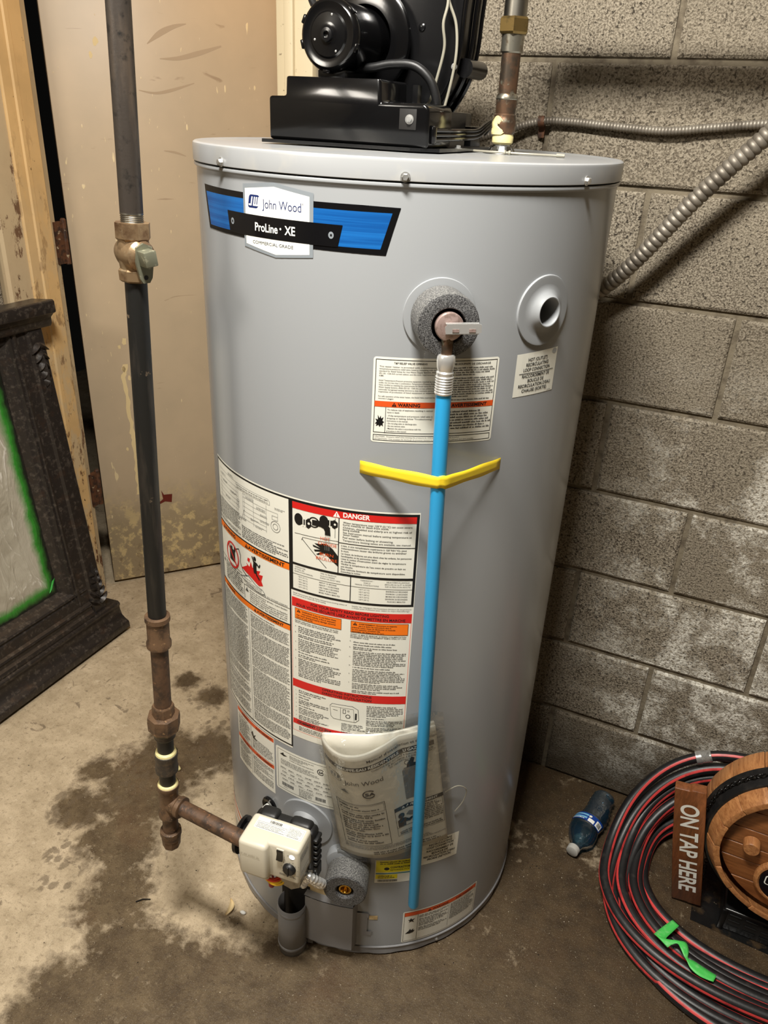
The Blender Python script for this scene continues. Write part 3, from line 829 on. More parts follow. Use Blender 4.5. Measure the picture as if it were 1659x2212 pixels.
P_.poly(sp, 'ink', 2)
w2 = ['To reduce risk of explosion resulting in serious', 'injury or death:', '- If the temperature and pressure relief valve is', '   dripping or leaking, follow "Troubleshooting"', '   instructions in the manual.', '- Do not plug valve or discharge pipe.', '- Do not remove valve.', '- Maintain the valve in accordance with the', '   procedure in the manual.']
for i, t in enumerate(w2): P_.text(t, 122, 1167-i*3.7-(1 if i > 1 else 0), 1.9, 'ink_soft', 2, bold=.012, width=62 if len(t) > 44 else None)
P_.greek(206, 1137, 269, 1169, 4, 'ink_soft', 2, rag=.3, seed=8)
P_.text('CAUTION:  Pressure relief valve limiting the pressure to 1034 kPa (150 psi) must be installed', 106, 1128, 1.8, 'ink_soft', 2, width=118)
P_.text('ATTENTION : Une soupape de décharge de pression limitant la pression à 1034 kPa (150 psi) doit être installée', 106, 1124.6, 1.8, 'ink_soft', 2, width=140)
P_.build('relief_valve_label', H, label='white bilingual relief valve label with an orange warning band')

# --- outlet label
P_ = Print(onto(), 8)
P_.strip([((303+10*i, 1239.5+.3*i), (303+10*i, 1178.5)) for i in range(9)], 'label_white', 0)
P_.disc(376, 1237, 5, 'label_grey', 1, ry=4)
for i, (t, wd) in enumerate((('HOT (OUTLET)', 38), ('RECIRCULATING', 44), ('LOOP CONNECTION', 52), ('RACCORDEMENT DE', 54), ('BOUCLE DE', 32), ("RECIRCULATION D'EAU", 64), ('CHAUSE (SORTIE)', 50))):
    P_.text(t, 343, 1228-i*7.0-(2 if i > 2 else 0), 4.6, 'ink', 2, bold=.02, width=wd, align='c')
P_.rect(310, 1210.6, 378, 1211.5, 'ink', 2)
P_.text('100204671', 370, 1179.8, 1.6, 'ink_soft', 2)
P_.build('outlet_label', H, label='white hot outlet recirculating loop sticker')

# --- the big double instruction label
P_ = Print(onto(), 10)
P_.rect(-228, 514, -23, 1012, 'label_white', 0)
P_.rect(-23, 546, 178, 1012, 'label_white', 0)
P_.frame(-226.5, 518, -22, 1009.5, 3.0, 'ink', 1)
# wiring diagram
P_.poly([(-150, 984), (-62, 984), (-62, 990), (-66, 994), (-146, 994), (-150, 990)], 'ink_faint', 1)
P_.poly([(-149.4, 984.6), (-62.6, 984.6), (-62.6, 989.7), (-66.3, 993.4), (-145.7, 993.4), (-149.4, 989.7)], 'label_white', 2)
P_.text('ELECTRICAL RATING: 120V 60 HZ LESS THAN 5 AMPS', -146, 989.6, 2.1, 'ink', 3, bold=.01, width=80)
P_.text("CARACTÉRISTIQUES ÉLECTRIQUES 120V 60 HZ MOINS DE 5 A", -146, 985.8, 2.1, 'ink', 3, bold=.01, width=80)
for y in (996, 987, 979, 972, 964, 957, 949, 942): P_.line((-214, y), (-142, y-2), .45, 'ink_faint', 2)
for y in (976, 968, 960, 952, 945, 938): P_.line((-128, y), (-70, y-1), .5, 'ink_faint', 2)
for x in (-207, -147, -142, -128, -124, -100, -70): P_.line((x, 982), (x, 934), .5, 'ink_faint', 2)
P_.line((-128, 982), (-100, 982), .5, 'ink_faint', 2); P_.line((-124, 955), (-136, 930), .5, 'ink_faint', 2)
P_.ring(-51, 951, 9, 9.8, 'ink_faint', 2); P_.ring(-51, 951, 4.6, 5.4, 'ink_faint', 2); P_.frame(-58, 962, -46, 969, .6, 'ink_faint', 2)
P_.line((-70, 975), (-46, 975), .5, 'ink_faint', 2); P_.line((-46, 975), (-46, 969), .5, 'ink_faint', 2)
for k, (x, y) in enumerate(((-206, 990), (-176, 1000), (-168, 972), (-120, 980), (-92, 972), (-84, 962), (-84, 952), (-108, 946), (-96, 938), (-52, 984), (-140, 938), (-190, 956), (-198, 980))):
    P_.greek(x, y-5, x+20, y+1, 2.2, 'ink_faint', 2, seed=20+k)
for y in (966, 956, 962): P_.frame(-145, y-4, -139, y, .5, 'ink_faint', 2)
P_.greek(-223, 900, -139, 942, 3.0, 'ink_soft', 2, seed=31, rag=.12)
P_.greek(-134, 900, -28, 925, 3.4, 'ink_soft', 2, seed=32, rag=.3)
def orange_bar(z0, z1, names, cap):
    P_.rect(-223.5, z1, -25, z1+2.6, 'ink', 2)
    P_.rect(-223.5, z0, -25, z1, 'ink_orange', 2)
    for t, u, wd in names:
        P_.tri_sign(u-4.5, z0+1.6, cap*1.25, 'ink', 3, 'ink_orange'); P_.text(t, u, z0+(z1-z0-cap)/2, cap, 'ink', 3, bold=.03, width=wd)
orange_bar(883, 894, (('WARNING', -200, 42), ('AVERTISSEMENT', -118, 84)), 6.6)
# no fuel can sign
P_.ring(-173, 848, 21, 24.5, 'ink_red', 4, ky=1.0)
P_.rect(-184, 836, -163, 860, 'ink', 2); P_.rect(-181, 860, -172, 864, 'ink', 2); P_.rect(-166, 858, -161, 866, 'ink', 2)
P_.line((-189, 863), (-157, 833), 4, 'ink_red', 3)
P_.strip([((-160, 866), (-160, 864.5)), ((-148, 872), (-149, 870)), ((-142, 862), (-143.5, 861)), ((-144, 848), (-145.6, 848)), ((-136, 836), (-137.5, 835)), ((-120, 828), (-121, 826))], 'ink', 2)
fl = [(-140, 840), (-122, 852), (-126, 856), (-116, 852), (-112, 864), (-108, 854), (-98, 860), (-100, 852), (-88, 856), (-92, 848), (-82, 850), (-86, 838), (-82, 830), (-92, 826), (-112, 833)]
P_.poly(fl, 'ink_red', 2)
P_.poly([(-122, 862), (-116, 860), (-114, 868), (-120, 868)], 'ink_red', 2)
for cx, cy, r, ry in ((-101, 874, 3.6, 4), ): P_.disc(cx, cy, r, 'ink', 4, ry=ry)
P_.strip([((-104, 869), (-96, 868)), ((-106, 858), (-97, 858)), ((-104, 846), (-96, 846))], 'ink', 4)
P_.line((-104, 867), (-108, 876), 2.6, 'ink', 4); P_.line((-97, 867), (-90, 862), 2.6, 'ink', 4); P_.line((-90, 862), (-88, 868), 2.4, 'ink', 4); P_.line((-98, 846), (-90, 838), 3, 'ink', 4)
P_.strip([((-142, 824), (-142, 820)), ((-120, 834), (-120, 816)), ((-100, 824), (-100, 812)), ((-84, 822), (-84, 812)), ((-78, 817), (-78, 815))], 'ink_faint', 2)
P_.strip([((-139, 822.5), (-139, 821)), ((-120, 831), (-120, 817.5)), ((-100, 822.5), (-100, 813.5)), ((-84, 820.5), (-84, 813.5)), ((-80, 817), (-80, 815.5))], 'label_white', 3)
P_.greek(-134, 815, -86, 827, 3, 'ink_faint', 4, seed=40)
P_.rect(-223, 828, -148, 828.8, 'ink', 2); P_.rect(-148, 828, -140, 828.8, 'ink', 2)
P_.rect(-134, 810, -25, 810.8, 'ink', 2); P_.rect(-134.6, 783, -133.6, 811, 'ink', 2)
P_.tri_sign(-213, 817, 7, 'ink', 3, 'label_white'); P_.tri_sign(-126, 800, 8, 'ink', 3, 'label_white')
P_.greek(-205, 784, -138, 826, 4.2, 'ink', 2, seed=41, rag=.2, para=.05)
P_.text("DANGER D'INCENDIE OU D'EXPLOSION", -128, 811.8, 3.0, 'ink', 3, width=98)
for i, t in enumerate(("Risque de blessures graves, voire fatales", "Ne pas entreposer ni utiliser", "d'essence ou d'autres vapeurs ou liquides", "inflammables à proximité de cet appareil ou", "de tout autre appareil à combustion, car cela", "pourrait causer des blessures graves.")):
    P_.text(t, -118, 804.5-i*4.1, 2.5, 'ink', 3, bold=.012, width=88 if len(t) > 36 else None)
orange_bar(768, 777.5, (('WARNING', -200, 30), ('AVERTISSEMENT', -100, 62)), 5.2)
P_.rect(-124.5, 521, -123.5, 768, 'ink_faint', 2)
P_.greek(-220, 524, -129, 765, 3.05, 'ink_soft', 2, seed=51, rag=.08)
P_.greek(-119, 524, -28, 765, 3.05, 'ink_soft', 2, seed=52, rag=.08)
# right hand half
P_.frame(-22, 849.5, 177, 1009.5, 4.0, 'ink', 1); P_.rect(-18, 897, 173, 901, 'ink', 2)
P_.rect(-18, 994.5, 173, 1005.5, 'ink_red', 2)
P_.tri_sign(55, 995.5, 9.5, 'ink_white', 3, 'ink_red'); P_.text('DANGER', 65, 997, 7.6, 'ink_white', 3, bold=.03, width=40)
P_.rect(58, 901, 59.4, 994.5, 'ink', 2); P_.rect(59.4, 953, 173, 954.2, 'ink', 2)
# taps, spout, hand
P_.disc(-7, 978, 7.5, 'ink', 2, ry=10); P_.rect(-2, 971, 8, 980, 'ink', 2); P_.poly([(6, 968), (10, 966), (14, 970), (15, 978), (10, 984), (6, 980)], 'ink', 2); P_.disc(10.5, 975, 2, 'label_white', 3); P_.rect(0, 968, 1.6, 984, 'label_white', 3); P_.rect(4, 968, 5.4, 984, 'label_white', 3)
P_.disc(35, 986, 7, 'ink', 2, ry=8); P_.rect(40, 979, 50, 988, 'ink', 2); P_.poly([(48, 977), (52, 975), (57, 979), (57, 986), (52, 990), (48, 988)], 'ink', 2); P_.disc(52.6, 982.5, 1.8, 'label_white', 3); P_.rect(44, 976, 45.4, 991, 'label_white', 3)
P_.ring(19, 979, 7, 9, 'ink', 2)
P_.strip([((16, 983), (16, 974)), ((30, 984), (30, 974)), ((40, 982), (35, 972)), ((45, 975), (37, 968)), ((46, 962), (37, 962))], 'ink', 3)
P_.line((-14, 953), (58, 955), .7, 'ink', 2); P_.line((53, 960), (53, 993), .6, 'ink', 2); P_.line((0, 949), (58, 950), .6, 'ink', 2); P_.line((-1, 946), (40, 905), .8, 'ink', 2); P_.line((0, 949), (-2, 944), .7, 'ink', 2)
for x in (38, 40.5, 43, 45): P_.line((x, 962), (x-1, 936), .5, 'ink_faint', 3)
hand = [(20, 944), (30, 938), (17, 941), (18, 938), (30, 935), (19, 933), (21, 930), (32, 932), (23, 926), (26, 925), (36, 930), (42, 926), (48, 920), (58, 912), (58, 930), (50, 940), (42, 946), (36, 947), (30, 945)]
P_.poly(hand, 'ink', 2)
for t, u, v, wd in (('HOT', 30, 953, 15), ('CHAUDE', 26, 944, 30), ('BURN', 29, 926, 22), ('BRÛLURE', 23, 918, 34)): P_.text(t, u, v, 5, 'ink_redl', 4, width=wd)
tx = ['Water temperature over 125°F (51°C) can cause severe', 'burns instantly or death from scalds.', None, 'Children, disabled and elderly are at highest risk of', 'being scalded.', None, 'See instruction manual before setting temperature at', 'water heater.', None, 'Feel water before bathing or showering.', None, 'Temperature limiting valves are available, see manual.']
y = 990
for t in tx:
    if t is None: y -= 1.3; continue
    P_.text(t, 65, y-3, 2.9, 'ink', 2, bold=.008, width=102 if len(t) > 50 else None, sx=1.12); y -= 3.5
tx = ["L'eau, à une température supérieure à 125°F(51°C), peut", 'instantanément causer des brûlures graves ou entraîner', 'la mort.', 'Le risque de brûlures est plus élevé chez les enfants, les personnes', 'handicapées et les personnes âgées.', "Lisez la notice d'instruction avant de régler la température", 'du chauffe-eau.', "Vérifier la température de l'eau avant de prendre un bain ou", 'une douche.', 'Des robinets limiteurs de température sont disponibles.', 'Consultez la notice.']
for i, t in enumerate(tx): P_.text(t, 63, 948-i*4.5, 2.7, 'ink', 2, bold=.012, width=(106 if len(t) > 62 else 98) if len(t) > 50 else None)
P_.rect(78, 853, 79.4, 897, 'ink', 2); P_.rect(-18, 880.5, 173, 881.1, 'ink', 2)
for i, t in enumerate(('TEMPERATURE', 'SETTING, SEE', 'INSTRUCTION MANUAL')): P_.text(t, -15, 892.5-i*4, 2.1, 'ink_soft', 2)
for i, t in enumerate(('TIME TO PRODUCE', '2nd & 3rd DEGREE', 'BURNS ON ADULT SKIN')): P_.text(t, 30, 892.5-i*4, 2.1, 'ink_soft', 2)
for i, t in enumerate(('THERMOSTAT -', 'VOIR LE', "MANUEL D'INSTRUCTIONS")): P_.text(t, 104, 892.5-i*4, 2.1, 'ink_soft', 2, align='c')
for i, t in enumerate(("DÉLAI D'ÉBOUILLANTAGE", '(BRÛLURE AU 2e ET 3e DEGRÉ', "SUR LA PEAU D'UN ADULTE)")): P_.text(t, 151, 892.5-i*4, 2.1, 'ink_soft', 2, align='c')
for i in range(5):
    a = ('160°F (71°C)', '150°F (65°C)', '140°F (60°C)', '130°F (54°C)', '120°F (49°C)')[i]
    P_.text(a, -8, 876-i*4.6, 2.2, 'ink_soft', 2); P_.text(a, 92, 876-i*4.6, 2.2, 'ink_soft', 2)
    P_.text(('ABOUT 1/2 SECOND', 'ABOUT 1 1/2 SECONDS', 'LESS THAN 5 SECONDS', 'ABOUT 30 SECONDS', 'MORE THAN 5 MINUTES')[i], 28, 876-i*4.6, 2.2, 'ink_soft', 2, bold=.01)
    P_.text(('ENVIRON 0,5 SECONDE', 'ENVIRON 1,5 SECONDE', 'MOINS DE 5 SECONDES', 'ENVIRON 30 SECONDES', 'PLUS DE 5 MINUTES')[i], 150, 876-i*4.6, 2.2, 'ink_soft', 2, bold=.01, align='c')
P_.text('Install Thermostatic Mixing Valves (temperature limiting valves) at', -18, 844, 2.1, 'ink_soft', 2, width=92)
P_.text('each point-of-use to reduce the risk of scalding.', -18, 840.6, 2.1, 'ink_soft', 2)
P_.text('Installer des mélangeurs thermostatiques (limiteurs de température)', 82, 844, 2.1, 'ink_soft', 2, width=92)
P_.text("à chaque point d'utilisation pour réduire le risque d'ébouillantage.", 82, 840.6, 2.1, 'ink_soft', 2, width=90)
P_.frame(-21, 560, 176, 836.5, .8, 'ink_pink', 1)
P_.rect(-20.5, 819.5, 175.5, 836, 'ink_red', 2)
P_.text('FOR YOUR SAFETY READ BEFORE LIGHTING', 77, 829.3, 4.6, 'ink', 3, bold=.015, width=126, align='c')
P_.text('POUR VOTRE SÉCURITÉ LISEZ AVANT DE METTRE EN MARCHE', 77, 822, 4.6, 'ink', 3, bold=.015, width=178, align='c')
P_.rect(-15, 797, 66, 817.5, 'ink_orange', 2); P_.frame(-15, 797, 66, 817.5, .6, 'ink', 3)
P_.rect(81, 796, 171.5, 817.5, 'ink_orange', 2); P_.frame(81, 796, 171.5, 817.5, .6, 'ink', 3)
P_.tri_sign(-8, 810, 6, 'ink', 3, 'ink_orange'); P_.tri_sign(88, 810, 6, 'ink', 3, 'ink_orange')
for i, t in enumerate(('WARNING: If you do not follow these', 'instructions exactly, a fire or explosion', 'may result causing property damage, personal', 'injury or loss of life.')): P_.text(t, -2 if i < 2 else -12, 811.6-i*4.2, 2.6, 'ink', 3, bold=.015)
for i, t in enumerate(('AVERTISSEMENT: Quiconque ne respecte', 'pas à la lettre les instructions dans la', 'présente notice risque de déclencher un incendie', 'ou une explosion entraînant des', 'dommages, des blessures ou la mort.')): P_.text(t, 94 if i < 2 else 83, 812-i*3.7, 2.4, 'ink', 3, bold=.015)
for i, t in enumerate(('BEFORE OPERATING: ENTIRE SYSTEM MUST BE FILLED', 'WITH WATER AND AIR PURGED FROM ALL LINES.')): P_.text(t, -15, 792-i*3.2, 2.1, 'ink', 2, bold=.012, width=76)
for i, t in enumerate(("AVANT LA MISE EN MARCHE: LE RÉSEAU D'ALIMENTATION", "EN EAU DOIT ÊTRE ENTIÈREMENT REMPLI D'EAU ET L'AIR", "ENTIÈREMENT PURGÉ.")): P_.text(t, 81, 791.5-i*3.2, 2.1, 'ink', 2, bold=.012, width=88 if i < 2 else None)
P_.greek(-9, 678, 66, 785, 3.5, 'ink_soft', 2, seed=61, rag=.3, para=.25)
P_.greek(86, 676, 170, 780, 3.3, 'ink_soft', 2, seed=62, rag=.2, para=.2)
for k, y in enumerate((783, 771, 752, 735, 718, 700)): P_.text('ABCDEF'[k]+'.', -15, y-2, 2.1, 'ink_soft', 2); P_.text('ABCDEF'[k]+'.', 80, y-5, 2.1, 'ink_soft', 2)
P_.rect(-20.5, 657.5, 175.5, 673.5, 'ink_red', 2)
P_.text('OPERATING INSTRUCTIONS', 77, 666.8, 4.6, 'ink', 3, bold=.015, width=84, align='c')
P_.text("DIRECTIVES D'UTILISATION", 77, 659.8, 4.6, 'ink', 3, bold=.015, width=84, align='c')
P_.greek(-9, 580, 46, 654, 3.6, 'ink_soft', 2, seed=63, rag=.35, para=.3)
P_.greek(112, 566, 172, 652, 3.4, 'ink_soft', 2, seed=64, rag=.3, para=.25)
P_.greek(70, 566, 110, 608, 3.4, 'ink_soft', 2, seed=65, rag=.3, para=.25)
for y in range(651, 585, -9): P_.text(str((651-y)//9+1)+'.', -15, y-2, 2.0, 'ink_soft', 2)
# drawing of the gas control
P_.poly([(51, 618), (49, 640), (53, 645), (88, 646), (98, 640), (100, 618), (94, 612), (56, 613)], 'ink_soft', 2)
P_.poly([(51.8, 618.4), (49.8, 639.6), (53.4, 644.2), (87.6, 645.2), (97.2, 639.6), (99.2, 618.4), (93.6, 612.8), (56.3, 613.8)], 'label_white', 3)
P_.line((51, 639), (90, 640), .6, 'ink_soft', 4); P_.line((68, 639), (68, 613), .6, 'ink_soft', 4); P_.line((90, 640), (92, 612), .6, 'ink_soft', 4)
P_.frame(72, 628, 77, 637, .9, 'ink', 4); P_.ring(81, 623, 3, 4.2, 'ink', 4); P_.frame(80, 633, 83, 636, .6, 'ink', 4); P_.rect(93, 618, 96, 632, 'ink', 4); P_.line((55, 633), (63, 632), .8, 'ink', 4)
P_.rect(-20.5, 576, 175.5, 587, 'ink_red', 2)
P_.text('COMMENT COUPER', -12, 578.6, 5, 'ink', 3, bold=.015)
P_.greek(-9, 562, 66, 574, 3.4, 'ink_soft', 2, seed=66)
P_.build('instruction_label', H, label='large white bilingual safety label with red and orange bands')

# --- small warning label under it
P_ = Print(onto(), 10)
P_.rect(-188, 375, -66, 512, 'label_white', 0)
for z in (502, 437):
    P_.rect(-186.5, z-1, -67.5, z+8, 'ink_redl', 1)
    P_.text('WARNING', -168, z+1, 4.6, 'ink', 2, bold=.02, width=26); P_.text('AVERTISSEMENT', -118, z+1, 4.6, 'ink', 2, bold=.02, width=46)
P_.rect(-134, 380, -133, 500, 'ink_faint', 1)
P_.greek(-183, 449, -138, 497, 3, 'ink_soft', 1, seed=71); P_.greek(-129, 449, -71, 478, 3, 'ink_soft', 1, seed=72)
P_.greek(-183, 382, -138, 433, 3, 'ink_soft', 1, seed=73); P_.greek(-129, 382, -71, 433, 3, 'ink_soft', 1, seed=74)
P_.poly([(-136, 492), (-132, 484), (-128, 490), (-125, 480), (-118, 486), (-122, 478), (-114, 474), (-126, 474), (-130, 478)], 'ink', 2)
P_.rect(-67, 476, -66.6, 476.8, 'ink', 1); P_.rect(-186, 446.5, -68, 447.2, 'ink_faint', 1)
P_.build('flood_warning_label', H, label='small white label with two orange warning bands, lower left')

# --- rating label
P_ = Print(onto(), 10)
plate(P_, -62, 398, 64, 502, 5, 'label_white', 0)
P_.frame(-57.5, 403, 60, 497, .7, 'ink_soft', 1)
P_.poly([(-52, 486), (-44, 492), (-43, 488), (-35, 487), (-43, 484)], 'ink', 2)
P_.greek(-30, 478, 20, 494, 3, 'ink_faint', 2, seed=81, rag=.3)
P_.greek(-50, 464, 30, 477, 3.2, 'ink_faint', 2, seed=82)
for k, y in enumerate((458, 449, 440, 431)):
    for j in range(6):
        u = -52+j*18+(k % 2)*4; P_.rect(u, y-5.5, u+15, y-5.1, 'ink_faint', 2); P_.greek(u+1, y-5, u+13, y, 3.2, 'ink_soft', 2, seed=90+k*7+j)
rb = random.Random(4)
def barcode(P_, u0, v0, u1, v1, m_='ink_soft', l=2, rnd=rb):
    u = u0
    while u < u1:
        wd = rnd.uniform(.4, 1.4); P_.rect(u, v0, min(u+wd, u1), v1, m_, l); u += wd+rnd.uniform(.4, 1.0)
barcode(P_, -48, 412, -22, 420); barcode(P_, 24, 410, 44, 418)
P_.text('10008512', -44, 408, 1.8, 'ink_soft', 2)
for u in (34, 55): 
    P_.ring(u, 481, 5.6, 7, 'ink', 2, a0=R_(40), a1=R_(320)); P_.text('SA', u-3.6, 478.4, 5, 'ink', 3, bold=.02, width=9)
P_.greek(-10, 404, 20, 424, 3.2, 'ink_faint', 2, seed=99)
P_.build('rating_label', H, label='silvery white rating label beside the manual')

# --- side label at the left edge
P_ = Print(onto(), 8)
P_.strip([((-296+113*i/8, 206-9*i/8), (-296+113*i/8, 148-9*i/8+(18 if i < 1 else 0))) for i in range(9)], 'label_white', 0)
P_.strip([((-292+106*i/8, 197-9*i/8), (-292+106*i/8, 189-9*i/8)) for i in range(9)], 'ink_redl', 1)
P_.strip([((-292+106*i/8, 172-9*i/8), (-292+106*i/8, 167-9*i/8)) for i in range(9)], 'ink_redl', 1)
P_.build('side_label', H, label='white label with red stripes seen edge-on at the left side')

# --- foot label
P_ = Print(onto(), 8)
plate(P_, 202, 34, 376, 127, 3, 'label_white', 0)
P_.frame(205, 37, 373, 124, .7, 'ink', 1); P_.rect(205.6, 113, 372.4, 123.4, 'ink_redl', 2)
P_.tri_sign(258, 114, 7, 'ink', 3, 'ink_redl'); P_.text('WARNING', 264, 115, 5, 'ink', 3, bold=.02, width=36); P_.text('AVERTISSEMENT', 318, 115, 4.6, 'ink', 3, bold=.02, width=46)
P_.rect(233, 37, 233.7, 113, 'ink', 2); P_.rect(303, 44, 303.6, 110, 'ink_faint', 2)
P_.poly([(213, 101), (217, 97), (215, 93), (220, 96), (226, 92), (223, 98), (228, 103), (221, 101), (219, 106), (217, 101)], 'ink', 2)
P_.poly([(209, 60), (216, 67), (219, 73), (221, 68), (226, 72), (225, 67), (229, 67), (225, 61), (218, 59)], 'ink', 2)
P_.greek(236, 58, 300, 110, 4, 'ink_soft', 2, seed=101); P_.greek(307, 58, 369, 110, 2.9, 'ink_soft', 2, seed=102)
P_.build('foot_label', H, label='white warning label with an orange-red band at the foot')

# --- return label and yellow sticker
P_ = Print(onto(), 8)
P_.strip([((228+11*i, 322-.5*i), (228+11*i, 256)) for i in range(8)], 'label_white', 0)
for i, (t, wd) in enumerate((('COLD (RETURN)', 46), ('RECIRCULATING', 48), ('LOOP CONNECTION', 56), ('RACCORDEMENT DE', 56), ('BOUCLE DE', 34), ("RECIRCULATION D'EAU", 66), ('FROIDE (RETOUR)', 50))):
    P_.text(t, 266, 311-i*7.4-(1 if i > 2 else 0), 4.8, 'ink', 2, bold=.02, width=wd, align='c')
P_.build('return_label', H, label='white cold return sticker half hidden by the manual')
P_ = Print(onto(), 8)
P_.rect(141, 219, 212, 282, 'label_white', 0); P_.rect(142.5, 248, 211, 281, 'ink_yellow', 1); P_.rect(142.5, 243.5, 211, 246, 'ink_teal', 1); P_.rect(142.5, 230, 184, 242, 'ink_yellow', 1)
P_.greek(150, 268, 205, 280, 5, 'ink', 2, seed=111); P_.disc(163, 258, 5, 'ink', 2, ry=4); P_.text('CONTRACTOR', 170, 259, 4.6, 'ink', 2, bold=.03, width=38); P_.text('REWARDS.COM', 170, 252.5, 4, 'ink', 2, width=38)
P_.greek(147, 232, 180, 241, 4.4, 'ink_soft', 2, seed=112); barcode(P_, 147, 222, 184, 228)
P_.build('contractor_sticker', H, label='small yellow and white contractor sticker')

# --- recirculation outlet flange
def Nn(az): return polar(az, 1, 0)-polar(az, 0, 0)
def dish(az, z, prof, n=56, back=None):
    """rings (radius, stand-off) that follow the jacket curve; then rings (radius, distance from axis) square to the spout"""
    q = MB(); rows = []
    for r, h in prof:
        row = []
        for i in range(n):
            p = 2*PI*i/n; a = R_(az)+r*math.cos(p)/HR
            row.append(Vector((math.sin(a)*(HR+h), HY-math.cos(a)*(HR+h), z+r*math.sin(p))))
        rows.append(row)
    N_ = Nn(az); U_ = UP.cross(N_).normalized()
    for r, d in (back or []):
        rows.append([polar(az, d, z)+(U_*math.cos(2*PI*i/n)+UP*math.sin(2*PI*i/n))*r for i in range(n)])
    q.v = [p for row in rows for p in row]
    for j in range(len(rows)-1):
        for i in range(n):
            q.f.append([j*n+i, j*n+(i+1) % n, (j+1)*n+(i+1) % n, (j+1)*n+i]); q.m.append(0)
    return q
q = dish(61.2, 1.2965, [(.0472, -.001), (.0474, .0016), (.0466, .0030), (.044, .0032), (.036, .0022), (.030, .0026), (.025, .0048)], back=[(.0215, HR+.0098), (.0198, HR+.0118), (.0186, HR+.0116), (.0176, HR+.0095), (.0168, HR-.0005), (.0160, HR-.045)])
q.build('outlet_flange', 'plastic_grey', H)
q = MB(); q.lathe(polar(61.2, 0, 1.2965), Nn(61.2), [(HR-.0445, .0165), (HR-.0455, 0)], 24, cap=False); q.build('outlet_bore', 'dark_void', H)
_cut = MB(); _cut.cyl(polar(61.2, HR-.09, 1.2965), polar(61.2, HR+.03, 1.2965), .0172, n=40)
co = _cut.build('cutter', 'tank', None, smooth=0, at=(0, 0, 0))
bo = JK.modifiers.new('hole', 'BOOLEAN'); bo.operation = 'DIFFERENCE'; bo.object = co; bo.solver = 'EXACT'
bpy.context.view_layer.update()
dg = bpy.context.evaluated_depsgraph_get()
nm = bpy.data.meshes.new_from_object(JK.evaluated_get(dg))
JK.modifiers.clear(); JK.data = nm; nm.name = 'jacket'
bpy.data.objects.remove(co)

# --- relief valve: flange, foam collar, valve cap, lever
TA, TZ = 33.0, 1.2965
N = Nn(TA); U = UP.cross(N).normalized()
b = dish(TA, TZ, [(.0476, -.001), (.0478, .0016), (.047, .0028), (.044, .0030), (.02, .0034), (.001, .0034)])
b.build('valve_flange', 'plastic_grey', H)
b = MB(); b.lathe(polar(TA, 0, TZ), N, [(HR+.004, .0385, 1), (HR+.05, .0395, 1), (HR+.056, .0385, 0), (HR+.057, .036, 0), (HR+.057, .0225, 0), (HR+.056, .0215, 0), (HR+.02, .021, 0)], 48, cap=False)
b.build('foam_collar', ['foam', 'foam_side'], H, label='dark foam collar around the relief valve')
RV = bpy.data.objects.new('relief_valve', None); COL.objects.link(RV); RV.parent = H; RV['label'] = 'pinkish metal relief valve with a bright lever'
b = MB(); b.lathe(polar(TA, 0, TZ), N, [(HR+.02, .016), (HR+.056, .0175), (HR+.060, .0178), (HR+.062, .0165), (HR+.0635, .012), (HR+.0638, .0065), (HR+.066, .006), (HR+.0662, 0)], 36, cap=False)
b.build('valve_cap', 'pinkcap', RV)
T, U_, N_ = radial(TA, TZ); Tl = T @ Matrix.Translation((0, 0, HR+.066))
b = MB(Tl @ Matrix.Rotation(R_(3), 4, 'Z') @ Matrix.Rotation(R_(-8), 4, 'Y'))
b.prism([(-.006, -.006), (.034, -.0055), (.037, -.004), (.037, .005), (.034, .0062), (-.004, .006), (-.007, .002)], lambda x, y, d: (x, y, d), .004, .0055)
b.box((-.006, .0052, -.001), (.034, .0066, .0052)); b.box((-.006, -.0066, -.001), (.034, -.0052, .0052))
b.build('lever', 'chrome', RV)
b = MB(Tl @ Matrix.Rotation(R_(3), 4, 'Z') @ Matrix.Rotation(R_(-8), 4, 'Y'))
b.box((.002, -.0036, .0056), (.010, .0, .0062)); b.box((.022, -.0036, .0056), (.030, .0, .0062)); b.build('lever_slot', 'pinkcap', RV)
b = MB(); b.tube([polar(33, .374, z) for z in (1.285, 1.272, 1.262)], .0075, 14); b.build('valve_outlet', 'copper', RV)

# --- drain valve at the foot
DA, DZ = 17.0, .267
N = Nn(DA)
b = MB(); b.lathe(polar(15.4, 0, DZ+.014), Nn(15.4), [(HR-.006, .036), (HR+.012, .036), (HR+.016, .034), (HR+.018, .028), (HR+.018, 0)], 40, cap=False)
b.build('drain_flange', 'plastic_grey', H)
b = MB(); b.lathe(polar(DA, 0, DZ), N, [(HR+.002, .039, 1), (HR+.052, .0405, 1), (HR+.060, .0395, 0), (HR+.062, .037, 0), (HR+.062, .0185, 0), (HR+.060, .0165, 0), (HR+.02, .016, 0)], 48, cap=False)
b.build('foam_collar', ['foam', 'foam_side'], H, label='grey foam collar around the brass drain')
b = MB(); b.lathe(polar(DA, 0, DZ), N, [(HR+.02, .011), (HR+.056, .012), (HR+.057, .0115), (HR+.057, .0085), (HR+.050, .006), (HR+.045, .002), (HR+.045, 0)], 28, cap=False)
b.build('drain_nozzle', 'brass', H)

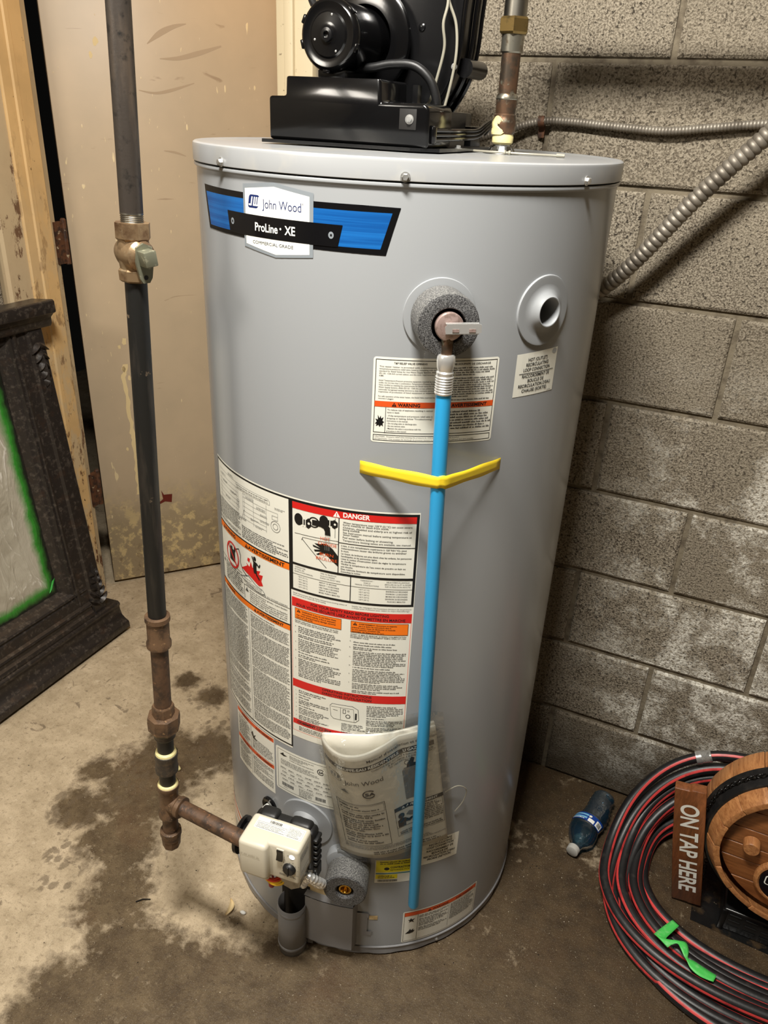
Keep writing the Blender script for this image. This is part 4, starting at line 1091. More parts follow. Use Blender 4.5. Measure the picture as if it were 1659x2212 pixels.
# --- gas control
GC = bpy.data.objects.new('gas_control', None); COL.objects.link(GC); GC.parent = H; GC['label'] = 'cream gas control box with a black dial'
T6, U6, N6 = radial(6, 0)
b = MB(T6)   # local x = along, y = up, z = out
b.box((-.092, .345, .392), (-.038, .4255, .4585), bev=.0075, seg=3)
b.box((-.050, .3445, .392), (.0165, .4255, .4455), bev=.006, seg=3)
b.box((-.088, .333, .400), (-.040, .360, .450), bev=.006, seg=3)
b.build('cover', 'cream', GC)
b = MB(T6); b.box((-.096, .318, .366), (.0205, .413, .396), bev=.009, seg=3); b.box((-.088, .405, .364), (-.052, .420, .392), bev=.008, seg=3); b.box((-.030, .405, .366), (.012, .419, .390), bev=.008, seg=3)
for k in range(5): b.box((.018, .335+k*.014, .370), (.027, .343+k*.014, .394), bev=.003)
b.box((.016, .300, .370), (.027, .330, .392), bev=.004)
b.lathe((-.031, .350, .40), (0, 0, -1), [(0, .018), (.074, .018)], 24)
b.build('valve_body', 'black_matt', GC)
b = MB(T6); b.lathe((-.10, .348, .388), (-1, 0, 0), [(0, .022), (.018, .024), (.020, .034), (.026, .034), (.028, .031)], 32); b.box((-.113, .322, .364), (-.094, .374, .412), bev=.003)
b.build('side_cap', 'black_plastic', GC)
b = dish(1, .345, [(.0525, -.001), (.0528, .0015), (.0515, .0030), (.048, .0032), (.036, .0024), (.028, .0040)], back=[(.0235, HR+.011), (.0220, HR+.013), (.0205, HR+.012), (.0195, HR+.002), (.001, HR+.0015)])
b.build('shank_flange', 'plastic_grey', H)
def ctl(u, v, z): return T6 @ Vector((u, v, z))
cf = Print(lambda u, v, l: ctl(u/1000, v/1000, .4458+.0002*l), 20)
cf.xf = lambda u, v: (u+11, v+5)
cf.text('ON', -24.5, 399, 1.7, 'ink', 1, bold=.02); cf.text('OFF', -24.5, 394, 1.7, 'ink', 1, bold=.02); cf.text('STATUS', -16, 405, 1.7, 'ink', 1, bold=.02)
for k in range(7):
    a = R_(-50+k*46); u, v = -12+14*math.cos(a), 376+12*math.sin(a); cf.line((u, v), (u+2.0*math.cos(a), v+2.0*math.sin(a)), .6, 'ink', 1)
for t, u, v in (('HOT', -33, 384), ('VAC', -27, 363), ('LOW', 0, 362), ('A', -21, 391), ('B', -6, 391), ('C', 4, 385)): cf.text(t, u, v, 1.6, 'ink', 1, bold=.02)
cf.text('CAUTION HOTTER WATER', -31, 356.5, 1.5, 'ink', 1, bold=.03); cf.text('INCREASES RISK OF SCALD INJURY', -31, 354, 1.4, 'ink', 1, bold=.03)
cf.xf = None; cf.build('panel_print', GC)
cf = Print(lambda u, v, l: ctl(u/1000, v/1000, .4587+.0002*l), 20)
cf.greek(-88, 396, -52, 404, 7, 'cream', 1, rag=0, para=0, seed=5, cw=.5); cf.rect(-88, 394, -50, 394.8, 'cream', 1)
cf.build('raised_logo', GC)
cf = Print(lambda u, v, l: ctl(u/1000, .4257+.0002*l, v/1000), 20)
cf.rect(-79, 400, 10, 424, 'cream_label', 0); cf.frame(-77, 409, -22, 422, .4, 'ink_faint', 1); cf.frame(-20, 403, 8, 422, .4, 'ink_faint', 1)
cf.xf = lambda u, v: (u, 824-v)
for k in range(4): cf.rect(-77, 411.5+k*2.6, -22, 411.7+k*2.6, 'ink_faint', 1)
cf.greek(-75, 401, -24, 413, 2.2, 'ink_faint', 1, seed=7); cf.greek(-18, 401, 6, 420, 2.2, 'ink_faint', 1, seed=8)
cf.xf = None; barcode(cf, -56, 402, -34, 407.5)
cf.build('top_label', GC)
cf = Print(lambda u, v, l: ctl(.0168+.0002*l, v/1000, -u/1000), 20)
cf.rect(-442, 356, -404, 412, 'cream_label', 0); cf.frame(-440, 358, -406, 410, .5, 'ink_faint', 1); cf.greek(-438, 394, -408, 408, 3, 'ink_faint', 2, seed=9); cf.greek(-438, 361, -408, 372, 3, 'ink_faint', 2, seed=10)
cf.build('side_label', GC)
b = MB(T6); b.box((-.0250, .393, .4435), (-.0105, .4205, .4470), bev=.0014); b.build('switch_frame', 'cream', GC)
b = MB(T6); b.prism([(.398, .4468), (.4185, .4468), (.4185, .4488), (.408, .4480), (.398, .4515)], lambda x, y, d: (d, x, y), -.0234, -.0121); b.build('switch', 'black_gloss', GC)
b = MB(T6); b.lathe((.0035, .4095, .4453), (0, 0, 1), [(0, .0052), (.0006, .005), (.0014, .003), (.0016, 0)], 20, cap=False); b.build('status_light', 'led', GC)
b = MB(T6); b.lathe((-.001, .3805, .445), (0, 0, 1), [(0, .0118), (.004, .0116), (.007, .0098), (.008, .0085), (.0082, 0)], 36, cap=False)
b.box((-.0020, .3705, .4525), (.0002, .3915, .4550), bev=.0006); b.build('dial', 'black_matt', GC)
# lower outlet body, leads and flex tube
b = MB(T6); b.prism([(-.036, .335), (.012, .335), (.010, .318), (-.006, .306), (-.026, .312), (-.036, .326)], lambda x, y, d: (x, y, d), .385, .430); b.build('outlet_body', 'galv', GC)
for i, (mt, dz, dx) in enumerate((('wire_red', 0, 0), ('wire_yellow', -.004, .002), ('wire_yellow', -.007, .006), ('wire_red', .003, -.003))):
    b = MB(); b.tube(catmull([ctl(-.062+dx, .338, .430), ctl(-.055+dx, .326+dz, .436), ctl(-.042+dx, .319+dz, .436), ctl(-.028+dx, .322+dz, .430), ctl(-.022, .333, .42)]), .0021, 8)
    b.build('lead_wire', mt, GC, label='yellow lead wire' if mt == 'wire_yellow' else 'red lead wire')
b = MB(); b.tube(catmull([polar(-4.5, .40, .33), polar(-4.3, .40, .29), polar(-3.5, .395, .258)]), .0016, 8); b.build('lead_wire', 'wire_white', GC, label='white lead wire')
b = MB(); b.lathe(polar(-3.9, .395, .262), (0.1, 0, -1), [(0, .003), (.003, .006), (.022, .0062), (.026, .004), (.027, .002)], 14); b.build('igniter_plug', 'red_plastic', GC, label='dark red igniter plug')
b = MB(); b.tube(catmull([ctl(-.005, .312, .41), polar(1, .385, .278), polar(.2, .37, .245), polar(-.5, .35, .20)]), .0016, 8); b.build('lead_wire', 'wire_white', GC, label='white lead wire')
pth = catmull([ctl(-.004, .322, .404), ctl(.020, .312, .400), ctl(.034, .285, .385), ctl(.020, .262, .372), ctl(-.004, .250, .360), ctl(-.020, .215, .350)], 14)
b = MB(); b.tube(pth, .0085, 16, fn=lambda i: .0072+.0010*math.sin(i*1.9)); b.build('flexible_gas_tube', 'chrome', GC)

# --- burner access door
BD = bpy.data.objects.new('burner_door', None); COL.objects.link(BD); BD.parent = H
rp = HR+.016
def cylpt(az, r, z): return tuple(polar(az, r, z))
b = MB()
b.grid(lambda u, v: cylpt(1.9+16.8*u, rp, .034+.126*v), 20, 2)
for az0, az1, r0, r1 in ((18.7, 20.2, rp, HR-.002),):
    b.grid(lambda u, v: cylpt(az0+(az1-az0)*u, r0+(r1-r0)*u, .036+.126*v), 3, 2)
for z, zz in ((.036, .036), (.162, .162)):
    b.grid(lambda u, v: cylpt(1.5+17.2*u, HR-.002+(rp-HR+.002)*v, z), 20, 1)
o = b.build('door_panel', 'tank_dull', BD, smooth=50)
b = MB(); c0 = polar(-2.6, HR+.021, 0)
Nt = Nn(-2.6); Ut = UP.cross(Nt)
def halftube(z0, z1, r, extra=0):
    prof = []
    b.lathe(c0+UP*z0, UP, [(0, r), (z1-z0, r)], 30, cap=False, uv=(Ut, Nt), a0=R_(-25), a1=R_(205))
halftube(.008, .134, .0285)
b.lathe(c0+UP*.02, UP, [(-.02, .0275), (-.004, .0285), (0, .0297), (.004, .0285)], 30, cap=False, uv=(Ut, Nt), a0=R_(-25), a1=R_(205))
b.lathe(c0+UP*.119, UP, [(-.004, .0285), (0, .0297), (.004, .0285)], 30, cap=False, uv=(Ut, Nt), a0=R_(-25), a1=R_(205))
b.grid(lambda u, v: tuple(c0+Ut*(.0262+.012*u)+Nt*(-.012-.004*u)+UP*(.010+.124*v)), 3, 2)
o = b.build('lead_sleeve', 'tank_dull', BD, smooth=50)
sm = o.modifiers.new('thick', 'SOLIDIFY'); sm.thickness = .0014; sm.offset = -1
b = MB(); b.grid(lambda u, v: cylpt(19.6+4.0*u, HR+.0022, .066+.066*v), 4, 2)
b.grid(lambda u, v: cylpt(22.6+2.6*u, HR+.0024, .066+.012*v), 3, 1); b.grid(lambda u, v: cylpt(22.0+2.0*u, HR+.0024, .119+.012*v), 3, 1)
b.build('door_latch', 'tank_dull', BD)
b = MB(); b.grid(lambda u, v: cylpt(24.2+3.0*u, HR+.0010, .112+.012*v), 4, 1); b.build('insulation', 'beige', BD)
b = MB(); b.grid(lambda u, v: cylpt(1+15*u, HR+.0016, .155+.036*v), 8, 2)
b.build('insulation', 'beige', BD)
b = MB(); b.grid(lambda u, v: cylpt(-9.5+12*u, HR+.0018, .015+.155*v), 8, 3); b.build('burner_opening', 'dark_void', BD)
# --- grommet with white plug
b = MB(); b.lathe(polar(-14.6, 0, .337), Nn(-14.6), [(HR-.004, .017), (HR+.004, .0175), (HR+.007, .0155), (HR+.006, .009), (HR+.001, .008)], 32, cap=False); b.lathe(polar(-14.6, 0, .337), Nn(-14.6), [(HR+.001, .009), (HR+.0012, 0)], 24, cap=False)
b.build('grommet', 'black_gloss', H)
b = MB(); p = polar(-14.8, HR, .334); q = p+Nn(-14.6)*.016-UP*.001
b.tube([p, p+Nn(-14.6)*.010, q, q-UP*.012+Nn(-14.6)*.004, q-UP*.03+Nn(-14.6)*.010], .0062, 12); b.build('sensor_plug', 'white_plastic', H)

# ------------------------------------------------------------------ blue discharge pipe, steel adapter and tape
DP = thing('discharge_pipe', tuple(polar(37.8, .345, .178)), 'bright blue plastic discharge pipe hanging down the front of the heater', 'pipe')
pa = polar(33.0, .3745, 1.232); pb = polar(37.7, .352, .192)
b = MB(); b.lathe(pa, pb-pa, [(0, .0101), ((pb-pa).length-.004, .0101), ((pb-pa).length-.001, .0093), ((pb-pa).length, .0080), ((pb-pa).length-.006, .0078), ((pb-pa).length-.02, .0078)], 28, cap=False)
b.build('pipe', 'blue_pipe', DP)
b = MB(); prof = [(0, .0098), (.001, .0112)]
for k in range(7): prof += [(.003+k*.0034, .0118), (.0047+k*.0034, .0106)]
prof += [(.029, .0112), (.031, .0096), (.036, .0112), (.044, .0118), (.050, .0112), (.052, .0098)]
b.lathe(polar(33, .3745, 1.262), -UP, sorted((.052-x, r) for x, r in prof), 28)
b.build('threaded_adapter', 'chrome', DP, label='bright threaded steel adapter')
ends = [(15.7, HR+.0009), (33.0, .3832), (34.7, .3832), (53.1, HR+.0009)]
mid = []
for (a0, r0), (a1, r1), k in zip(ends, ends[1:], (12, 3, 12)):
    A_, B_ = polar(a0, r0, 0), polar(a1, r1, 0)
    mid += [A_.lerp(B_, i/k) for i in range(k)]
mid.append(polar(53.1, HR+.0009, 0))
b = MB(); n_ = len(mid)
def tape_fn(u, v):
    i = min(int(u*(n_-1)+.5), n_-1); p = mid[i]
    z = 1.0715+.0185*v+.0012*math.sin(i*.9)*(v-.5)+.011*(1-abs(2*u-1))**1.3
    return (p.x, p.y, z)
b.grid(tape_fn, n_-1, 3)
TPO = b.build('tape_strip', 'tape_yellow', None, smooth=60, at=tuple(polar(34, .36, 1.07)), label='yellow tape strip holding the blue pipe against the heater', cat='tape')
sm = TPO.modifiers.new('thick', 'SOLIDIFY'); sm.thickness = .0004

# ------------------------------------------------------------------ blower on the lid
BL = thing('draft_blower', (-.05, -.40, 1.478), 'black exhaust blower with a round motor on top of the heater', 'blower')
def xz(x, z, y): return (x, y, z)
def bevel(o, w_=.003, seg=3):
    m_ = o.modifiers.new('bevel', 'BEVEL'); m_.width = w_; m_.segments = seg; m_.limit_method = 'ANGLE'; m_.angle_limit = R_(40)
    o.data.polygons.foreach_set('use_smooth', [True]*len(o.data.polygons)); m_.harden_normals = False
    return o
b = MB(); b.prism([(-.191, -.497), (.050, -.492), (.064, -.487), (.086, -.47), (.086, -.25), (-.191, -.25)], lambda x, y, d: (x, y, d), 1.4782, 1.4828)
b.build('base_plate', 'black_plastic', BL, smooth=0)
b = MB(); b.prism([(-.184, 1.4828), (.074, 1.4828), (.0735, 1.532), (.066, 1.5385), (0, 1.537), (-.001, 1.566), (-.154, 1.5665), (-.155, 1.541), (-.184, 1.5405)], xz, -.487, -.395)
bevel(b.build('collector_box', 'black_gloss', BL, smooth=0), .0045, 3)
b = MB(); b.box((.010, -.40, 1.53), (.018, -.385, 1.563)); b.box((-.17, -.42, 1.4828), (.06, -.30, 1.53)); b.build('box_back', 'black_plastic', BL, smooth=0)
b = MB(); b.box((.030, -.4885, 1.505), (.056, -.4868, 1.531), bev=.0006); b.build('screw_recess', 'dark_void', BL)
def hex_y(p, s=1, parent=BL, d=(0, -1, 0)):
    q = MB(); q.lathe(p, d, [(0, .0072*s), (.0014*s, .0072*s), (.0015*s, .005*s), (.005*s, .005*s), (.006*s, .0038*s)], 6); q.lathe(p, d, [(0, .0074*s), (.0013*s, .0074*s)], 20)
    return q.build('screw', 'zinc', parent, smooth=20)
hex_y((.046, -.4885, 1.518), .85)
hex_y((.088, -.40, 1.4828), .7, d=(0, 0, 1))
b = MB(); b.box((.0735, -.478, 1.488), (.080, -.466, 1.512), bev=.003); b.build('cable_grommet', 'black_gloss', BL)
MC = Vector((-.093, 0, 1.619))
b = MB(); n = 48
b.lathe((MC.x, -.474, MC.z), (0, 1, 0), [(0, .0095), (.0005, .0105), (.001, .016), (.0015, .027), (.0035, .0295), (.0035, .034), (.002, .040), (.004, .0435), (.009, .0462), (.013, .0462), (.0135, .0446), (.115, .0446), (.117, .047), (.123, .047), (.125, .044)], n, cap=False)
b.build('motor', 'black_gloss', BL)
b = MB(); b.lathe((MC.x, -.4735, MC.z), (0, -1, 0), [(0, .010), (.004, .0085), (.0045, .0045), (.001, .0042), (0, 0)], 28, cap=False); b.build('motor_hub', 'black_plastic', BL)
for dx, dz in ((-.021, -.006), (.013, -.020), (.006, .024)):
    b = MB(); b.lathe((MC.x+dx, -.4718, MC.z+dz), (0, -1, 0), [(0, .0018), (.0012, .0015), (.0014, 0)], 10, cap=False); b.build('motor_stud', 'zinc', BL)
for a in (20, 95, 165, 205, 262, 318):
    T = Matrix.Translation((MC.x, -.466, MC.z)) @ Matrix.Rotation(R_(a), 4, 'Y')
    b = MB(T); b.box((.0415, -.004, -.006), (.0475, .008, .006), bev=.0015); b.build('end_bell_tab', 'black_gloss', BL)
b = MB(); b.box((-.115, -.462, 1.566), (-.070, -.38, 1.577), bev=.002); b.build('motor_foot', 'black_plastic', BL)
b = MB(); b.lathe((MC.x+.006, -.375, MC.z+.002), (0, 1, 0), [(0, .046), (.001, .070), (.003, .0735), (.010, .0745), (.012, .072), (.014, .060), (.030, .056)], 56, cap=False)
b.build('motor_shroud', 'black_gloss', BL)
out = catmull([(.050, 1.76, 0), (.060, 1.70, 0), (.0585, 1.660, 0), (.0545, 1.605, 0), (.041, 1.563, 0), (.012, 1.522, 0), (-.02, 1.495, 0), (-.10, 1.49, 0), (-.138, 1.54, 0), (-.142, 1.61, 0), (-.136, 1.68, 0), (-.12, 1.76, 0)], 5)
poly = [(p.x, p.y) for p in out]
b = MB(); b.prism(poly, xz, -.348, -.262)
bevel(b.build('fan_housing', 'black_plastic', BL, smooth=0), .004, 2)
b = MB()
for i in range(len(out)-1):
    if out[i].x < -.05 and out[i].y < 1.7: continue
for y0 in (-.346, -.300, -.270):
    b.tube([(p.x+.0035, y0, p.y) for p in out[:31]], .0032, 8)
b.build('housing_rim', 'black_gloss', BL)
b = MB(); b.lathe((-.003, -.348, 1.640), (0, -1, 0), [(0, .0055), (.0022, .005), (.0034, .0028), (.0036, 0)], 16, cap=False); b.build('housing_boss', 'black_plastic', BL)
hex_y((.055, -.355, 1.590), .62)
b = MB(); b.lathe((.062, -.30, 1.590), (0, 1, 0), [(-.03, .013), (.04, .013)], 20); b.build('housing_lug', 'black_plastic', BL)
b = MB(); b.box((-.08, -.26, 1.478), (.024, -.17, 1.532), bev=.004); b.box((.02, -.24, 1.478), (.050, -.19, 1.512), bev=.004); b.build('rear_duct', 'black_plastic', BL)
b = MB(); b.tube(catmull([(-.100, -.405, 1.577), (-.085, -.415, 1.580), (-.05, -.415, 1.583), (-.022, -.41, 1.588), (.012, -.405, 1.587), (.036, -.40, 1.570), (.046, -.395, 1.545), (.045, -.39, 1.527), (.038, -.385, 1.512)], 8), .0064, 12); b.build('motor_cable', 'black_matt', BL)
b = MB(); b.tube(catmull([(-.15, -.40, 1.75), (-.17, -.40, 1.70), (-.155, -.41, 1.668), (-.138, -.42, 1.652)], 8), .0055, 10); b.build('power_lead', 'black_matt', BL)
for pts in ([(.035, -.37, 1.72), (.044, -.37, 1.672), (.041, -.375, 1.642), (.043, -.37, 1.612), (.033, -.37, 1.568), (.026, -.37, 1.545), (.018, -.375, 1.532)], [(.034, -.365, 1.72), (.042, -.365, 1.675), (.055, -.36, 1.642), (.058, -.36, 1.600), (.048, -.36, 1.545), (.038, -.36, 1.520), (.020, -.365, 1.503)]):
    b = MB(); b.tube(catmull(pts, 8), .0021, 8); b.build('control_wire', 'wire_grey', BL)
for k in range(3):
    b = MB(); b.tube(catmull([(.076, -.47+.001*k, 1.4935+.006*k), (.083, -.38, 1.495+.0055*k), (.080, -.30, 1.497+.005*k), (.079, -.255, 1.507+.005*k), (.070, -.20, 1.513+.004*k), (.05, -.17, 1.50)], 8), .0026, 8); b.build('sensor_lead', 'black_gloss', BL)

# ------------------------------------------------------------------ hot water pipe, thermostat wire on the lid
WX, WY = .122, -.297
WP = thing('water_pipe', (WX, WY, 1.476), 'aged copper water pipe with soldered joints rising from the heater lid', 'pipe')
def vcyl(name, mt, prof, parent, x=WX, y=WY, n=28, label=None, smooth=35):
    q = MB(); q.lathe((x, y, 0), UP, prof, n); return q.build(name, mt, parent, smooth=smooth, label=label) if label else q.build(name, mt, parent, smooth=smooth)
vcyl('nipple', 'zinc', [(1.4764, .0125), (1.503, .0125)], WP)
b = MB()
for i in range(10):
    a = 2*PI*i/10; c = Vector((math.cos(a), math.sin(a), 0)); t = Vector((-math.sin(a), math.cos(a), 0)); o_ = Vector((WX, WY, 1.4768))
    b.add([o_+c*.022+t*.0055, o_+c*.022-t*.0055, o_+c*.0165-t*.0035+UP*.010, o_+c*.0165+t*.0035+UP*.010], [(0, 1, 2, 3)])
b.lathe((WX, WY, 1.4765), UP, [(0, .029), (.0018, .028), (.002, .021)], 28, cap=False)
b.build('collar_ring', 'galv', WP)
vcyl('thread_sealant', 'dope', [(1.489, .0128), (1.492, .0162), (1.500, .0166), (1.504, .0152), (1.512, .0162), (1.518, .0150)], WP)
vcyl('threaded_adapter', 'copper', [(1.503, .0150), (1.507, .0178), (1.524, .0178), (1.526, .0168), (1.530, .0168), (1.532, .0150), (1.545, .0158), (1.552, .0158)], WP, n=24)
q = MB()
def smear_fn(u, v):
    a = 2.5+2.3*u+.25*math.sin(7*v); z = 1.503+.026*v*(.55+.45*abs(math.sin(5*u+1)))
    r = .0176+.0016*math.sin(PI*u)*(.6+.4*math.sin(11*u+3)*math.sin(9*v))
    return (WX+r*math.cos(a), WY+r*math.sin(a), z)
q.grid(smear_fn, 22, 10)
q.build('sealant_smear', 'dope', WP)
vcyl('solder_joint', 'solder', [(1.550, .0150), (1.552, .0166), (1.556, .0164), (1.559, .0142)], WP)
vcyl('tube', 'copper', [(1.555, .0140), (1.615, .0143), (1.64, .0142)], WP)
vcyl('sleeve', 'solder', [(1.612, .0145), (1.614, .0164), (1.638, .0170), (1.640, .0185)], WP)
q = MB(); q.lathe((WX, WY, 0), UP, [(1.636, .0205), (1.639, .0232), (1.655, .0232), (1.658, .0205)], 6, ph=.25); q.build('hex_nut', 'brass_old', WP, smooth=20)
vcyl('riser', 'galv', [(1.655, .0170), (1.785, .0170)], WP)
b = MB(); b.tube([(WX, WY, 1.775), (WX, WY, 1.80), (WX+.006, WY, 1.815), (WX+.02, WY, 1.822), (WX+.05, WY, 1.823), (1.7, WY, 1.826)], .022, 18); b.build('overhead_run', 'galv', WP)
b = MB(); b.tube(catmull([(.03, -.33, 1.4795), (.075, -.325, 1.479), (.105, -.331, 1.479), (.135, -.330, 1.479), (.17, -.325, 1.4788), (.205, -.312, 1.4786), (.225, -.306, 1.4786)], 6), .0017, 8)
b.lathe((.137, -.330, 1.479), (1, .1, 0), [(0, .0036), (.002, .0036), (.003, .002), (.006, .002), (.007, .0036), (.010, .0036)], 10); b.lathe((.213, -.309, 1.479), (1, .2, 0), [(0, .003), (.012, .0028)], 10)
b.build('lid_wire', 'wire_grey', None, at=(.12, -.33, 1.478), label='thin white wire with connectors lying across the heater lid', cat='wire')

# ------------------------------------------------------------------ gas pipe
G0 = Vector((-.1865, -.7862, 1.62)); G1 = Vector((-.2215, -.8165, .268))
def gp(z):
    t = (G0.z-z)/(G0.z-G1.z); p = G0.lerp(G1, t); return Vector((p.x, p.y, z))
GD = (G1-G0).normalized()
GS = thing('gas_pipe', tuple(gp(.268)), 'vertical iron gas pipe with a bronze shut-off valve and rusty fittings', 'pipe')
def seg(name, mt, prof, n=24, label=None, ph=0, smooth=35, parent=GS):
    """prof: (z, radius) from top down"""
    z0 = prof[0][0]; q = MB(); q.lathe(gp(z0), GD, [((z0-z)*1.0007, r) for z, r in prof], n, ph=ph)
    return q.build(name, mt, parent, smooth=smooth, **({'label': label} if label else {}))
PR = .0142
seg('pipe', 'pipe_upper', [(1.80, PR), (1.398, PR)], label='worn brown-black upper pipe')
pf = [(1.400, PR)]
for k in range(5): pf += [(1.398-k*.0022, PR+.0002), (1.3968-k*.0022, PR-.0008)]
seg('pipe_thread', 'galv', pf+[(1.386, PR)])
SV = bpy.data.objects.new('shutoff_valve', None); COL.objects.link(SV); SV.parent = GS; SV['label'] = 'bronze plug shut-off valve'
seg('upper_hex', 'bronze', [(1.389, .0185), (1.3885, .0222), (1.370, .0222), (1.366, .0185)], 8, parent=SV, smooth=20, ph=.3)
seg('lower_hex', 'bronze', [(1.334, .0175), (1.331, .0215), (1.319, .0208), (1.3165, .0175)], 8, parent=SV, smooth=20, ph=.3)
seg('body', 'bronze', [(1.372, .0185), (1.366, .019), (1.352, .0215), (1.338, .019), (1.330, .0178)], 28, parent=SV)
vc = gp(1.351); VD = Vector((.93, -.36, -.03)).normalized()
b = MB(); b.lathe(vc-VD*.031, VD, [(0, .007), (.0005, .009), (.006, .0095), (.0065, .013), (.009, .0165), (.020, .0205), (.031, .0215), (.042, .0205), (.050, .019), (.052, .0165), (.0555, .0120)], 32); b.build('plug_barrel', 'bronze', SV)
VU = UP.cross(VD).normalized(); VW = VD.cross(VU)
Tv = Matrix(((VU.x, VW.x, VD.x, vc.x), (VU.y, VW.y, VD.y, vc.y), (VU.z, VW.z, VD.z, vc.z), (0, 0, 0, 1))) @ Matrix.Translation((0, 0, -.029))
b = MB(Tv); b.prism([(-.010, .012), (.0, .0165), (.011, .012), (.0125, -.004), (.009, -.026), (.005, -.032), (-.004, -.032), (-.008, -.026), (-.012, -.004)], lambda x, y, d: (x, y, d), .052, .056)
b.build('lever_tongue', 'verdigris', SV)
b = MB(Tv @ Matrix.Rotation(R_(8), 4, 'Z')); b.box((-.0085, -.0095, .055), (.0085, .0095, .073), bev=.0015); b.build('square_head', 'verdigris', SV)
b = MB(Tv); b.lathe((0, -.025, .0555), (0, 0, 1), [(0, .003), (.0008, .003), (.0009, 0)], 14, cap=False); b.build('lock_hole', 'dark_void', SV)
seg('pipe', 'pipe_black', [(1.320, PR), (.775, PR)], label='black iron middle pipe')
seg('coupling', 'fitting', [(.799, .0165), (.798, .0198), (.790, .0200), (.787, .0178), (.752, .0178), (.748, .0200), (.740, .0198), (.736, .0165)], 28)
seg('pipe', 'pipe_rust', [(.745, PR), (.600, PR)], label='rusty brown lower pipe')
UN = seg('union', 'fitting', [(.618, .0172), (.616, .0185), (.600, .0188), (.598, .0192), (.590, .0192)], 8, smooth=20)
q = MB(); q.lathe(gp(.598), GD, [(0, .020), (.002, .0272), (.012, .0280), (.030, .0272), (.038, .0215)], 8, ph=.2); q.build('union_nut', 'fitting', UN, smooth=20)
seg('union_tail', 'fitting_dark', [(.562, .0205), (.554, .0182), (.549, .0185), (.546, .0165)], 24)
seg('nipple', 'pipe_black', [(.552, PR), (.505, PR)])
seg('coupling', 'fitting_dark', [(.511, .0175), (.510, .0200), (.503, .0202), (.498, .0192), (.482, .0192), (.478, .0202), (.470, .0200), (.468, .0165)], 28, label='dark iron coupling')
seg('thread_sealant', 'dope', [(.5165, .0144), (.514, .0178), (.5105, .0186), (.5095, .015)])
seg('nipple', 'pipe_black', [(.475, PR), (.430, PR)])
seg('tee', 'fitting', [(.437, .0165), (.436, .0195), (.428, .0197), (.424, .0172), (.372, .0172), (.368, .0197), (.360, .0195), (.357, .0165)], 28)
seg('thread_sealant', 'dope', [(.4405, .0144), (.439, .0172), (.4355, .0186), (.434, .015)])
tc = gp(.392); inl = ctl(-.085, .386, .428)
bd = (inl-tc).normalized()
b = MB(); b.lathe(tc, bd, [(0, .0165), (.020, .0170), (.023, .0195), (.031, .0195), (.032, .0165)], 28); b.build('tee_branch', 'fitting', GS)
b = MB(); b.lathe(tc, bd, [(.028, PR-.0002), ((inl-tc).length, PR-.0002)], 24); b.build('branch_pipe', 'pipe_rust', GS, label='rusty branch pipe into the gas control')
seg('nipple', 'pipe_rust', [(.362, PR), (.312, PR)])
seg('end_cap', 'fitting', [(.322, .0165), (.321, .0192), (.312, .0196), (.306, .0180), (.300, .0176)], 28)
seg('plug', 'fitting', [(.303, .0176), (.282, .0162), (.276, .0120)], 8, smooth=20)

# ------------------------------------------------------------------ armoured conduits on the block wall
def conduit(name, pts, r, pitch, **kw):
    pth = catmull(pts, 40)
    # even spacing
    L = [0]
    for p, q in zip(pth, pth[1:]): L.append(L[-1]+(q-p).length)
    n = int(L[-1]/(pitch/6)); ev = []; j = 0
    for i in range(n+1):
        s = L[-1]*i/n
        while j < len(L)-2 and L[j+1] < s: j += 1
        ev.append(pth[j].lerp(pth[j+1], (s-L[j])/max(L[j+1]-L[j], 1e-9)))
    q = MB(); q.tube(ev, r, 14, fn=lambda i: r*(1-.16*(abs(((i/6) % 1)*2-1))**2.2))
    return q.build(name, 'conduit', None, at=pts[0], **kw)
conduit('flexible_conduit', [(.12, -.030, 1.18), (.20, -.036, 1.205), (.268, -.05, 1.246), (.325, -.065, 1.308), (.390, -.075, 1.398), (.440, -.08, 1.461), (.500, -.082, 1.530), (.60, -.085, 1.66), (.70, -.085, 1.80)], .0150, .0112, label='thick ribbed metal conduit slanting up the block wall', cat='conduit')
AC = conduit('armoured_cable', [(-.02, -.05, 1.485), (.045, -.022, 1.508), (.104, -.013, 1.5245), (.16, -.011, 1.526), (.24, -.012, 1.5215), (.328, -.014, 1.519), (.40, -.013, 1.527), (.49, -.012, 1.537), (.60, -.012, 1.54), (.9, -.012, 1.55)], .0072, .0056, label='thin ribbed armoured cable running level across the block wall', cat='cable')
b = MB(); b.lathe((.104, -.013, 1.5245), (1, .1, .1), [(-.006, .0082), (-.0055, .0095), (.0055, .0095), (.006, .0082)], 16); b.box((.098, -.006, 1.497), (.110, -.001, 1.518), bev=.0008)
b.build('strap', 'rust', AC)

# ------------------------------------------------------------------ manual in a clear bag behind the blue pipe
MQ = ((78, 318), (271, 333), (39, 577), (226, 615))      # BL BR TL TR in jacket millimetres
def page(s, t, r):
    u = (MQ[0][0]*(1-s)+MQ[1][0]*s)*(1-t)+(MQ[2][0]*(1-s)+MQ[3][0]*s)*t
    v = (MQ[0][1]*(1-s)+MQ[1][1]*s)*(1-t)+(MQ[2][1]*(1-s)+MQ[3][1]*s)*t
    a = u/1000/HR
    return (math.sin(a)*r, HY-math.cos(a)*r, v/1000)
def bulge(s, t):
    k = max(0, min(1, s)); h = k/.68
    hump = math.sin(PI*h**.85)**1.15 if 0 < h < 1 else 0
    return HR+.0135+.004*math.sin(PI*k)+hump*(.012+.028*max(0, t)**1.1)
MN = thing('manual_booklet', page(.5, 0, HR+.02), 'white printed manual booklet curling open in a clear bag on the heater', 'booklet')
b = MB(); b.grid(lambda s, t: page(s, t, bulge(s, t)), 40, 24)
